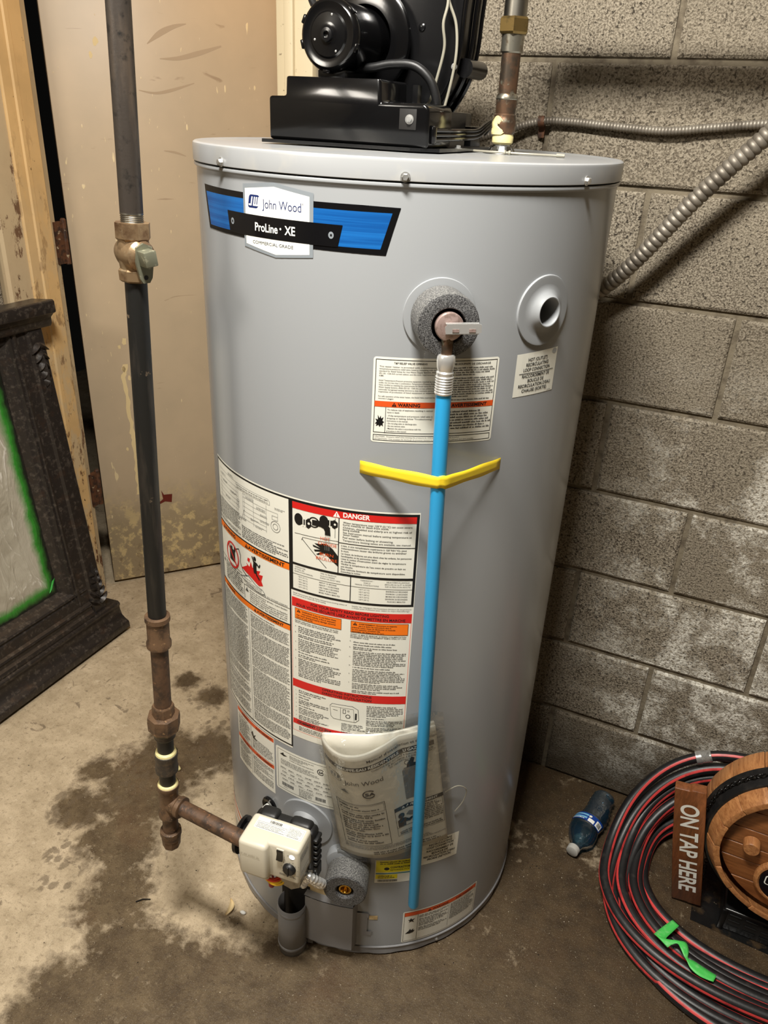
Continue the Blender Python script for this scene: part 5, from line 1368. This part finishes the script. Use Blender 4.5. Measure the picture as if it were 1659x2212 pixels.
o = b.build('front_cover', ['paper', 'paper_edge'], MN, smooth=80, fix=False)
sm = o.modifiers.new('thick', 'SOLIDIFY'); sm.thickness = .0045; sm.offset = -1; sm.material_offset_rim = 1
b = MB(); b.grid(lambda s, t: page(s, t+.004*math.sin(9*s)-(.0 if t < 1 else -.012), HR+.0085+.002*math.sin(PI*s)), 30, 10)
o = b.build('back_pages', ['paper', 'paper_edge'], MN, smooth=80, fix=False)
sm = o.modifiers.new('thick', 'SOLIDIFY'); sm.thickness = .005; sm.offset = -1; sm.material_offset_rim = 1
P_ = Print(lambda u, v, l: page(u/190, v/265, bulge(u/190, v/265)+.0003+.00012*l), 6)
P_.text("Manuel d'installation et d'utilisation", 190, 246, 5.2, 'ink_soft', 2, bold=.006, width=112, align='r')
b0 = [(6+i*178/24) for i in range(25)]
P_.strip([((u, 239), (u, 229.5)) for u in b0], 'ink_soft', 1)
P_.text('CHAUFFE-EAU RÉSIDENTIELS AU GAZ', 27, 231.3, 5.6, 'ink_white', 2, bold=.03, width=128)
P_.text('CHAUFFE-EAU AU GAZ À ÉVACUATION FORCÉE', 82, 223, 3.6, 'ink_soft', 2, width=100)
P_.text('À ALLUMAGE À ÉLÉMENT CHAUFFANT', 106, 217.5, 3.4, 'ink_soft', 2, width=80)
P_.text('NE PAS INSTALLER', 108, 212.5, 3, 'ink_soft', 2, width=36)
P_.poly(rr_poly(14, 198, 20, 17, 3.5, -.25), 'ink_faint', 1); P_.poly(rr_poly(15.2, 199.2, 17.6, 14.6, 3, -.25), 'paper', 2)
for u in (15, 21, 27): P_.poly([(u+.5, 211), (u+5, 211), (u+2, 202), (u-2, 202)][::-1], 'ink_faint', 3)
P_.text('John Wood', 38, 195, 10, 'ink_soft', 2, bold=-.004, width=58)
P_.poly([(28, 176), (36, 182), (37, 178), (42, 172), (33, 174)], 'ink_faint', 2)
P_.ring(72, 172, 8, 10, 'ink_soft', 2, a0=R_(38), a1=R_(322)); P_.text('SA', 66, 168.4, 7, 'ink_soft', 3, bold=.03, width=15); P_.text('LLC', 66, 157, 3, 'ink_faint', 2)
M['ink_photo'] = mat('print_photo_grey', (128, 126, 122), .5)
P_.poly([(126, 126), (160, 128), (163, 195), (160, 199), (130, 196), (126, 191)], 'ink_photo', 1)
P_.poly([(134, 196), (150, 197.5), (151, 203), (146, 205), (149, 214), (144, 217), (140, 210), (136, 205)], 'ink_soft', 2)
P_.ring(136, 207, 4, 4.8, 'ink_soft', 2); P_.poly([(143, 147), (147, 151), (152, 147), (155, 150), (152, 143), (147, 144)], 'ink_soft', 2)
P_.frame(14, 34, 92, 146, .8, 'ink_soft', 1); P_.frame(18, 124, 90, 143, .6, 'ink_faint', 1)
P_.greek(20, 125, 88, 142, 5, 'ink_soft', 2, seed=201); P_.greek(20, 38, 88, 122, 5.6, 'ink_soft', 2, seed=202, para=.3, rag=.3)
P_.rect(104, 108, 190, 116, 'ink_soft', 1); P_.tri_sign(119, 109.3, 5, 'ink_white', 2, 'ink_soft'); P_.text('AVERTISSEMENT', 124, 109.6, 4.8, 'ink_white', 2, bold=.025, width=56)
P_.frame(104, 46, 188, 108, .7, 'ink_faint', 1); P_.frame(104, 66, 140, 108, .7, 'ink_soft', 1)
P_.disc(114, 94, 5.5, 'ink_soft', 2, ry=6); P_.poly([(107, 68), (107, 84), (112, 88), (120, 86), (126, 80), (134, 84), (136, 82), (127, 74), (120, 76), (120, 68)], 'ink_soft', 2)
P_.poly([(122, 92), (128, 98), (140, 94), (134, 86)], 'ink_faint', 2)
P_.greek(143, 66, 186, 106, 4.4, 'ink_soft', 2, seed=203); P_.text('• Please', 134, 59, 3.4, 'ink_soft', 2, bold=.02); P_.greek(108, 48, 184, 58, 4.4, 'ink_soft', 2, seed=204)
P_.greek(14, 22, 188, 33, 3.2, 'ink_faint', 2, seed=205); P_.greek(60, 8, 176, 20, 5, 'ink_soft', 2, seed=206)
P_.build('cover_print', MN)
PB = thing('plastic_bag', page(.5, -.03, HR+.03), 'clear plastic bag around the manual, hanging on the heater', 'bag')
def bagr(s, t): return bulge(s, min(t, 1))*1.0+.0035+.002*math.sin(23*s+5*t)*math.sin(17*t)-max(0, t-1)*.12
b = MB(); b.grid(lambda s, t: page(-.03+1.10*s, -.03+1.14*t, max(HR+.004, bagr(-.03+1.10*s, -.03+1.14*t) if -.03+1.14*t < 1.02 else bagr(-.03+1.10*s, 1.0)-(.03*math.sin(PI*s)*(-.03+1.14*t-1.0)/.11))), 44, 34)
b.build('bag_front', 'film', PB, smooth=80, fix=False)
b = MB(); b.tube(catmull([page(1.03, .40, HR+.008), page(1.15, .43, HR+.012), page(1.23, .37, HR+.014), page(1.20, .26, HR+.010), page(1.12, .17, HR+.004)], 8), .0009, 6); b.build('hanging_cord', 'wire_grey', PB)

# ------------------------------------------------------------------ dark ornate mirror frame leaning on the left wall
LV = Vector((-.112, 0, 1.03)).normalized()
MF = thing('mirror_frame', (-1.128, -.075, .004), 'dark carved mirror frame with green-edged masked pane, leaning at the left wall', 'frame')
ORG['mirror_frame'] = Vector((0, 0, 0))
Xm = Vector((0, 1, 0)); Zm = LV; Ym = Zm.cross(Xm)
MF.rotation_euler = Matrix((Xm, Ym, Zm)).transposed().to_euler()
prof = [(0, 0), (0, -.040), (-.007, -.047), (-.050, -.047), (-.056, -.040), (-.084, -.036), (-.088, -.042), (-.096, -.044), (-.101, -.036), (-.104, -.041), (-.108, -.041), (-.112, -.032), (-.120, -.028), (-.128, -.020), (-.136, -.010), (-.136, 0)]
FWD = .74
b = MB(); b.prism(prof, lambda x, y, d: (x, y, d), .085, .975); b.build('stile', 'ornate', MF, smooth=0)
b = MB(); b.prism([(-FWD-x, y) for x, y in prof][::-1], lambda x, y, d: (x, y, d), .085, .975); b.build('stile', 'ornate', MF, smooth=0)
b = MB(); rp_ = [(.205+p_, y) for p_, y in ((0, -.010), (-.006, -.020), (-.014, -.030), (-.020, -.040), (-.025, -.043), (-.028, -.036), (-.033, -.036), (-.038, -.040), (-.066, -.042), (-.072, -.050), (-.078, -.052), (-.084, -.046), (-.094, -.046), (-.100, -.054), (-.108, -.056), (-.125, -.052), (-.125, 0), (0, 0))]
b.prism(rp_, lambda z, y, d: (d, y, z), -FWD+.06, -.062); b.build('bottom_rail', 'ornate', MF, smooth=0)
bp = [(.090, 0), (.090, -.056), (.084, -.062), (.076, -.062), (.070, -.058), (.058, -.058), (.040, -.062), (.030, -.072), (.022, -.084), (.018, -.086), (.0, -.086), (.0, 0)]
b = MB(); b.prism(bp, lambda z, y, d: (d, y, z), -FWD-.05, .036); bevel(b.build('base_moulding', 'ornate', MF, smooth=0), .002, 2)
b = MB(); b.prism([(.93, 0), (.93, -.012), (.945, -.030), (.975, -.036), (.975, 0)], lambda z, y, d: (d, y, z), -FWD+.06, -.062); b.build('top_rail', 'ornate', MF, smooth=0)
cp = [(.966, 0), (.966, -.050), (.975, -.056), (.990, -.058), (1.000, -.070), (1.004, -.080), (1.034, -.082), (1.038, -.078), (1.038, 0)]
b = MB(); b.prism(cp, lambda z, y, d: (d, y, z), -FWD-.03, .026); bevel(b.build('cornice', 'ornate', MF, smooth=0), .002, 2)
def lobe(x, z, L, wd, ang, h=.011):
    T = Matrix.Translation((x, -.0465, z)) @ Matrix.Rotation(R_(ang), 4, 'Y')
    q = MB(T)
    def f(u, v):
        w_ = wd*math.sin(PI*min(1, .06+.94*v)**.8)*(1-.25*v)
        s = (u-.5)*2
        return (s*w_, -h*(1-s*s)*math.sin(PI*(.1+.85*v))**.6*(1+.25*math.cos(6*s)), L*v)
    q.grid(f, 6, 7); return q
def acanthus(z0, up_):
    q = MB()
    for k in range(5):
        for sgn in (-1, 1):
            t = lobe(-.028+sgn*.003, z0+up_*k*.024, .040*(1-.1*k), .0105, sgn*(52-7*k)*(1 if up_ > 0 else 1)+(0 if up_ > 0 else 180), .011)
            q.add(t.v, t.f)
    t = lobe(-.028, z0+up_*.02, .125, .0100, 0 if up_ > 0 else 180, .013); q.add(t.v, t.f)
    q.build('carved_leaf', 'ornate', MF, smooth=50)
acanthus(.93, -1); acanthus(.115, 1)
q = MB(); q.grid(lambda u, v: (-.470*(1-u), .0015*math.sin(9*u+5*v)*math.sin(13*v-3*u), .725*v), 24, 30)
PN = q.build('pane', 'pane', MF, smooth=80, fix=False, label='pane masked with wrinkled plastic and green paint at its edge')
PN.location = (-.136, -.006, .205)
q = MB(); q.grid(lambda u, v: (-.030+.016*u+.020*v, -.0035-.001*math.sin(4*u), .012+.032*v+.010*u), 3, 3)
o = q.build('green_tape', 'tape_green', MF); o.location = (-.136, -.006, .205)

# ------------------------------------------------------------------ hose coil
HZ = 0
XL = [.566, .606, .598, .552, .586, .574, .560, .540, .524, .524]
YF = [-.386, -.372, -.404, -.478, -.424, -.514, -.444, -.497, -.462, -.462]
ZF = [.0130, .0130, .0150, .0130, .0250, .0130, .0260, .0150, .0360, .036]
ZB = [.016, .046, .078, .108, .140, .170, .202, .232, .266, .266]
def hose_pt(k, ph):
    """k-th turn from the floor up, ph = angle round the coil (0 = right, out of view)"""
    i = min(int(k), 8); f = k-i
    f = max(0, min(1, (f-.86)/.14)); f = f*f*(3-2*f)
    L = lambda T: T[i]*(1-f)+T[i+1]*f
    xl, yf, zf, zb = L(XL), L(YF), L(ZF), L(ZB)
    xr = 1.14; yb = -.024-.008*math.sin(2.1*i)**2
    cx = (xl+xr)/2; rx = (xr-xl)/2; cy = (yf+yb)/2; ry = (yb-yf)/2
    c, s = math.cos(ph), math.sin(ph)
    e = .72 if s > 0 else .90
    w_ = max(0, min(1, (s+.35)/.7)); e = .90+(.72-.90)*w_
    c = math.copysign(abs(c)**e, c); s = math.copysign(abs(s)**e, s)
    q = (1+s)/2; r = max(0, (q-.40)/.60)
    z = zf+(zb-zf)*r**2.2+.010*math.exp(-((q-.5)/.25)**2)*(i/8)
    return Vector((cx+rx*c, cy+ry*s, max(z, .0130)))
pth = []
NT_ = 9
for i in range(NT_*120+1):
    k_ = i/120
    pth.append(hose_pt(k_, 2*PI*k_))
for _ in range(3):
    pth = [pth[0]]+[(pth[i-1]+pth[i]*2+pth[i+1])/4 for i in range(1, len(pth)-1)]+[pth[-1]]
HS = thing('hose_coil', (.84, -.27, 0), 'coiled black rubber hose with red stripes on the wet floor', 'hose')
HRAD = .0118
b = MB(); b.tube(pth, HRAD, 16); b.build('hose', 'hose', HS, smooth=80)
def stripe(off):
    q = MB(); k = len(pth); base_u = None; rows = []
    u = None
    for i, p in enumerate(pth):
        t = (pth[min(i+1, k-1)]-pth[max(i-1, 0)]).normalized()
        side = t.cross(UP).normalized(); w_ = side.cross(t)
        a0 = off+.35*math.sin(i*.011)
        for j in range(4):
            a = a0+(j-1.5)*.155
            rows.append(p+(side*math.cos(a)+w_*math.sin(a))*(HRAD+.0004))
    q.v = rows
    for i in range(k-1):
        for j in range(3):
            q.f.append([i*4+j, i*4+j+1, i*4+j+5, i*4+j+4]); q.m.append(0)
    q.build('red_stripe', 'hose_red', HS, smooth=80, fix=False, label='red stripe along the hose')
stripe(R_(28)); stripe(R_(150))
# metal joint in the topmost turn at the back
jp = [p for p in pth if abs(p.x-.655) < .02 and p.y > -.16]
def at_turn(px, back=True):
    return max((p for p in pth if abs(p.x-px) < .006 and p.y > -.2), key=lambda p: p.z)
j0, j1 = at_turn(.660), at_turn(.690)
jd = (j1-j0).normalized()
b = MB(); pr_ = [(0, .0128), (.001, .0150)]
pr_ += [(.012, .0152), (.013, .0138)]
for k in range(5): pr_ += [(.015+k*.0034, .0148), (.0165+k*.0034, .0138)]
pr_ += [(.034, .0146), (.035, .0125)]
b.lathe(j0, jd, pr_, 24); b.build('hose_joint', 'zinc', HS)
# green tape on the hose
tp = [((0.6945, -0.3508, 0.046), (0.6805, -0.3427, 0.046)), ((0.683, -0.3744, 0.048), (0.6654, -0.3673, 0.048)), ((0.672, -0.3997, 0.05), (0.6502, -0.395, 0.05)), ((0.6771, -0.4179, 0.054), (0.6519, -0.3995, 0.054)), ((0.6837, -0.412, 0.058), (0.6735, -0.4028, 0.058)), ((0.6939, -0.4065, 0.062), (0.6922, -0.3996, 0.062)), ((0.7007, -0.4155, 0.064), (0.7095, -0.3978, 0.064)), ((0.7089, -0.4256, 0.06), (0.717, -0.4107, 0.06)), ((0.7167, -0.4308, 0.055), (0.7185, -0.4235, 0.055)), ((0.7254, -0.4411, 0.052), (0.7304, -0.4217, 0.052)), ((0.7438, -0.448, 0.05), (0.7522, -0.4261, 0.05)), ((0.7689, -0.4461, 0.048), (0.7737, -0.4294, 0.048))]
ea = catmull([p for p, _ in tp], 5); eb = catmull([p for _, p in tp], 5); n_ = len(ea)-1
b = MB(); b.grid(lambda u, v: ea[int(u*n_+.5)].lerp(eb[int(u*n_+.5)], v), n_, 3)
o = b.build('green_tape', 'tape_green', None, smooth=60, fix=False, at=(.70, -.39, .045), label='twisted strip of green tape stuck on the hose coil', cat='tape')
sm = o.modifiers.new('thick', 'SOLIDIFY'); sm.thickness = .0004

# ------------------------------------------------------------------ barrel on its black crate, sheet below
BX, BZ = .878, .262
BC = Vector((BX, 0, BZ))
BR = thing('wooden_barrel', (BX, -.18, .066), 'small wooden barrel lying on its side on a black crate', 'barrel')
def brad(y):
    t = max(0, min(1, (y+.30)/.10))
    return .165+.034*math.sin(t*PI/2)
NS = 18
for k in range(NS):
    a0 = 2*PI*k/NS+.0035+.1; a1 = 2*PI*(k+1)/NS-.0035+.1
    ys = [-.300, -.290, -.275, -.258, -.24, -.22, -.19]
    q = MB(); nn = len(ys); na = 5
    vs = []
    for y in ys:
        for rr in (brad(y)-.0006*(k % 3), brad(y)-.0125):
            for j in range(na):
                a = a0+(a1-a0)*j/(na-1); vs.append((BX+rr*math.cos(a), y+(.0012*(k % 2) if y == ys[0] else 0), BZ+rr*math.sin(a)))
    fs = []
    W2 = 2*na
    for i in range(nn-1):
        for j in range(na-1):
            o_ = i*W2+j; fs.append((o_, o_+1, o_+W2+1, o_+W2)); o2 = o_+na; fs.append((o2, o2+W2, o2+W2+1, o2+1))
        for j in (0, na-1): fs.append((i*W2+j, (i+1)*W2+j, (i+1)*W2+na+j, i*W2+na+j))
    for i in (0, nn-1):
        for j in range(na-1): fs.append((i*W2+j, i*W2+j+1, i*W2+na+j+1, i*W2+na+j))
    q.add(vs, fs); bevel(q.build('stave', 'barrel', BR, smooth=0), .0009, 2)
for y0, y1 in ((-.272, -.236),):
    q = MB(); q.lathe((BX, 0, BZ), (0, 1, 0), [(y0, brad(y0)-.001), (y0, brad(y0)+.004), ((y0+y1)/2, brad((y0+y1)/2)+.0045), (y1, brad(y1)+.003), (y1, brad(y1)-.001)], 72, cap=False); q.build('hoop', 'hoop', BR)
hb = [-.1515, -.100, -.050, -.012, .032, .080, .1515]
for z0, z1 in zip(hb, hb[1:]):
    z0 += .0008; z1 -= .0008
    n = 10; up_p = [(math.copysign(1, 1)*0, 0)]
    pts = []
    for i in range(n+1):
        z = z0+(z1-z0)*i/n; pts.append((math.sqrt(max(0, .152**2-z*z)), z))
    poly = pts+[(-x, z) for x, z in pts[::-1]]
    poly = [p for i, p in enumerate(poly) if i == 0 or (abs(p[0]-poly[i-1][0])+abs(p[1]-poly[i-1][1])) > 1e-5]
    q = MB(); q.prism(poly, lambda x, z, d: (BX+x, d, BZ+z), -.276, -.262)
    o = q.build('head_plank', 'barrel_head', BR, smooth=0); bevel(o, .0012, 2)
q = MB(); q.lathe((BX, -.20, BZ), (0, 1, 0), [(0, .183), (.008, .183)], 48); q.build('back_board', 'barrel', BR)
q = MB(); q.lathe((.780, -.277, .264), (0, -1, 0), [(0, .0165), (.018, .0155), (.0205, .0140), (.021, 0)], 32, cap=False); q.build('bung', 'barrel', BR)
q = MB(); q.lathe((.858, -.277, .190), (0, -1, 0), [(0, .056), (.006, .056), (.010, .052), (.0105, .048), (.008, .046), (.008, 0)], 48, cap=False); q.build('emblem_rim', 'barrel', BR)
q = MB(); q.lathe((.858, -.2845, .190), (0, -1, 0), [(0, .0455), (.002, .0455), (.0022, 0)], 48, cap=False); q.build('emblem', 'badge_black', BR)
P_ = Print(lambda u, v, l: (.858+u/1000, -.2869-.0002*l, .190+v/1000), 20)
for s in (-1, 1):
    P_.poly(rr_poly(-36, -10, 15, 24, 5, 0), 'ink_white', 1); P_.poly(rr_poly(-34, -8, 11, 20, 4, 0), 'badge_black', 2)
    break
P_.rect(-23.5, -3, -18, 8, 'badge_black', 3)
P_.build('emblem_print', BR)
for a in (112, 124, 128+4):
    q = MB(); r0 = brad(-.254)+.0045; d = Vector((math.cos(R_(a)), 0, math.sin(R_(a))))
    q.lathe(BC+Vector((0, -.254, 0))+d*(r0-.001), d, [(0, .0035), (.001, .0034), (.002, .002), (.0022, 0)], 12, cap=False); q.build('rivet', 'black_gloss', BR)
q = MB(); q.lathe((.852, -.284, .150), (.1, -1, -.2), [(0, .008), (.010, .008), (.011, .005), (.020, .005), (.021, .009), (.028, .009), (.029, 0)], 16, cap=False); q.build('spigot', 'galv', BR)
def chain(pts, parent):
    path = catmull(pts, 10); L = 0; nxt = 0; k = 0; q = MB()
    for i in range(len(path)-1):
        seg_ = (path[i+1]-path[i]).length
        while nxt <= L+seg_:
            p = path[i].lerp(path[i+1], (nxt-L)/seg_); d = (path[i+1]-path[i]).normalized(); u, v = q.frame(d)
            if k % 2: u, v = v, -u
            ring = [p+d*math.cos(2*PI*j/10)*.0062+u*math.sin(2*PI*j/10)*.0036 for j in range(11)]
            q.tube(ring, .0010, 6, cap=False); nxt += .0088; k += 1
        L += seg_
    return q.build('chain', 'black_gloss', parent, smooth=60)
def hp(a, y=-.258, e=.0075):
    r0 = brad(y)+.003+e; return (BX+r0*math.cos(R_(a)), y, BZ+r0*math.sin(R_(a)))
chain([hp(126), hp(134), hp(142), hp(150), hp(158), (.690, -.262, .305), (.684, -.248, .26)], BR)
chain([(.690, -.236, .20), (.714, -.234, .165), (.7205, -.234, .12), (.724, -.234, .07), (.726, -.236, .03)], BR)
CT = thing('black_crate', (.93, -.18, .0012), 'low black plastic crate under the wooden barrel', 'crate')
q = MB()
q.prism([(.775, -.277), (1.08, -.277), (1.08, -.06), (.775, -.06)], lambda x, y, d: (x, y, d), .0012, .062); o = q.build('body', 'crate', CT, smooth=0); bevel(o, .004, 2)
for z in (.018, .034, .050):
    q = MB()
    for k in range(9):
        x = .788+k*.032; q.box((x, -.2792, z), (x+.024, -.2765, z+.0022), bev=.0008, seg=1)
    q.build('grip_rib', 'crate', CT)
q = MB(); q.box((.772, -.280, .0012), (.784, -.270, .060), bev=.003); q.build('corner_post', 'crate', CT)
q = MB()
def sh(u, v):
    x = .719+.44*u; y = -.286-.026*u+(.24)*v
    return (x, y, .0006+.0012*(.5+.5*math.sin(31*u+7*v)*math.sin(23*v+9*u))*(1 if .775 > x else .2))
q.grid(sh, 40, 24); o = q.build('plastic_sheet', 'mat_sheet', None, smooth=60, fix=False, at=(.93, -.18, 0), label='flat wet black plastic sheet on the floor under the crate', cat='sheet')
q = MB(); q.prism([(.588, -.405), (.622, -.434), (.66, -.462), (.70, -.479), (.764, -.505), (.86, -.545), (1.0, -.57), (1.15, -.50), (1.15, -.40), (.9, -.41), (.75, -.41)], lambda x, y, d: (x, y, d), 0, .001)
q.build('grey_panel', 'sheet_grey', None, smooth=0, at=(.8, -.45, 0), label='thin grey panel whose edge shows under the hose coil', cat='panel')

# ------------------------------------------------------------------ hanging sign
SG = thing('wooden_sign', (.70, -.25, 0), 'brown wooden sign reading ON TAP HERE leaning beside the barrel', 'sign')
sz = Vector((-.0615, -.046, .351)).normalized(); sx = Vector((.956, 0, .29)).normalized()
sx = (sx-sz*sx.dot(sz)).normalized(); sy = sz.cross(sx)
TS = Matrix(((sx.x, sy.x, sz.x, .676), (sx.y, sy.y, sz.y, -.252), (sx.z, sy.z, sz.z, .0015), (0, 0, 0, 1)))
q = MB(TS)
q.prism([(0, .004), (.030, .003), (.036, -.0), (.061, -.001), (.0612, .359), (.034, .3605), (.030, .357), (.002, .359), (-.0005, .2)], lambda x, z, d: (x, d, z), 0, .021)
o = q.build('board', 'sign_wood', SG, smooth=0); bevel(o, .0016, 2)
def sgn(u, v, l):   # u runs down the board, v to the right
    return TS @ Vector((.013+v/1000, -.0004-.0002*l, .318-u/1000))
P_ = Print(sgn, 30)
P_.text('ON TAP HERE', 0, 2, 34, 'ink_white', 1, bold=.022, width=276)
P_.poly([(190, 3), (194, 0), (198, 2), (200, 7), (197, 5), (193, 5)], 'ink_white', 1)
P_.build('lettering', SG)

# ------------------------------------------------------------------ crushed bottle
B0 = Vector((.449, -.248, .020)); B1 = Vector((.490, -.050, .034))
bd_ = (B1-B0).normalized(); bs = bd_.cross(UP).normalized(); bu = bs.cross(bd_)
BT = thing('water_bottle', tuple(B0.lerp(B1, .5)-UP*.028), 'crushed clear plastic water bottle with a blue label lying by the wall', 'bottle')
prof = [(.012, .0125), (.022, .0135), (.032, .022), (.046, .031), (.062, .0345), (.074, .0345), (.076, .0335), (.098, .0335), (.100, .0345)]
for k in range(6): prof += [(.106+k*.014, .0335-.0012*k), (.112+k*.014, .030-.0012*k)]
prof += [(.190, .0275), (.198, .024), (.204, .015), (.203, 0)]
q = MB(); q.lathe(B0, bd_, prof, 40, cap=False, uv=(bs, bu), sx=1.0, sy=.86)
for i, v in enumerate(q.v):
    d = v-B0; s = d.dot(bd_)
    q.v[i] = v+bs*.003*math.sin(s*60)+bu*.0025*math.sin(s*85+1)-bu*.004*max(0, (s-.1)/.1)
o = q.build('bottle_body', 'bottle', BT, smooth=50, fix=False)
q = MB(); q.lathe(B0, bd_, [(-.001, 0), (-.001, .0125), (.0, .0140), (.012, .0145), (.0135, .0135)], 36, cap=False, uv=(bs, bu)); q.build('bottle_cap', 'cap_white', BT)
def btl(a, s, e): return B0+bd_*s+(bs*math.cos(a)+bu*math.sin(a)*.86)*(.0342+e)+bs*.003*math.sin(s*60)+bu*.0025*math.sin(s*85+1)
P_ = Print(lambda u, v, l: btl(R_(u), v/1000, .0004+.0003*l), 8)
M['lab_blue'] = mat('label_deep_blue', (22, 60, 140), .3); M['lab_sky'] = mat('label_sky_blue', (120, 180, 214), .3)
P_.rect(15, 75, 185, 100, 'lab_blue', 0); P_.rect(92, 80, 178, 95, 'lab_sky', 1); P_.rect(60, 76, 86, 86, 'ink_white', 1); P_.rect(22, 77, 54, 94, 'ink_white', 1); P_.disc(84, 92, 6, 'ink_white', 1, ry=3.4)
barcode(P_, 28, 79, 48, 92)
P_.greek(100, 76, 150, 81, 4, 'ink_white', 2, seed=300, rag=0, para=0, cw=2.0)
P_.build('bottle_label', BT)

# ------------------------------------------------------------------ small litter
q = MB(); c = [Vector((-.172, -.735, .004)), Vector((-.170, -.722, .007)), Vector((-.175, -.708, .006)), Vector((-.186, -.698, .004))]
c = catmull(c, 5); n_ = len(c)-1
q.grid(lambda u, v: c[int(u*n_+.5)]+Vector((1, .25, 0))*(v-.5)*.011*math.sin(PI*(.1+.85*u))+UP*(.004*(2*v-1)**2), n_, 4)
o = q.build('dry_leaf', 'leaf', None, smooth=60, fix=False, at=(-.175, -.715, 0), label='small curled pale leaf on the floor left of the heater foot', cat='leaf')
def pebble(name, p, r, mt, label, cat):
    bm = bmesh.new(); bmesh.ops.create_icosphere(bm, subdivisions=2, radius=r)
    rr = random.Random(label)
    for v in bm.verts: v.co = Vector((v.co.x*1.3, v.co.y*.8, v.co.z*.6))*(1+rr.uniform(-.12, .12))+Vector((p[0], p[1], r*.55))
    q = MB(); q.bm(bm); return q.build(name, mt, None, smooth=80, at=(p[0], p[1], 0), label=label, cat=cat)
pebble('pebble', (-.145, -.712), .0055, 'white_plastic', 'small white pebble beside the curled leaf', 'pebble')
pebble('sealant_crumb', (-.528, -.452), .010, 'dope', 'pale yellow crumb on the floor right of the gas pipe', 'crumb')
q = MB(); q.tube([(-.362, -.795, .003), (-.352, -.784, .0045), (-.338, -.776, .003)], .0012, 6); q.build('twig', 'black_matt', None, at=(-.35, -.785, 0), label='short dark twig on the floor left of the heater', cat='twig')
q = MB(); q.lathe((-.842, -.141, 0), UP, [(0, .012), (.0012, .012), (.0015, .009), (.0008, .007), (.0008, 0)], 24, cap=False); q.build('floor_disc', 'galv', None, at=(-.842, -.141, 0), label='small dull metal disc on the floor beside the mirror frame', cat='disc')
q = MB(); rr = random.Random(12)
spots_ = [(.37, -.25, .05, 46), (.40, -.18, .05, 40), (.36, -.33, .05, 26), (.48, -.36, .12, 36), (-.15, -.73, .08, 30), (-.3, -.85, .25, 40), (.2, -.76, .2, 36), (-.6, -.4, .3, 34), (.45, -.55, .15, 30)]
for x0, y0, sp_, n_ in spots_:
    for _ in range(n_):
        x, y = rr.gauss(x0, sp_*.6), rr.gauss(y0, sp_*.6)
        if math.hypot(x-HX, y-HY) < HR+.012 or y > -.01 or x > .5: continue
        s = rr.uniform(.0009, .0023); a = rr.uniform(0, 6.28)
        pts = [Vector((x+s*math.cos(a+k*2.1)*rr.uniform(.6, 1.3), y+s*math.sin(a+k*2.1)*rr.uniform(.6, 1.3), .0002)) for k in range(3)]
        q.add(pts+[Vector((x, y, s*.8))], [(0, 1, 3), (1, 2, 3), (2, 0, 3), (0, 2, 1)], 0 if rr.random() < .55 else 1)
q.build('floor_grit', ['grit', 'dark_void'], None, smooth=0, kind='stuff', label='loose grit and crumbs scattered over the damp floor', cat='grit')
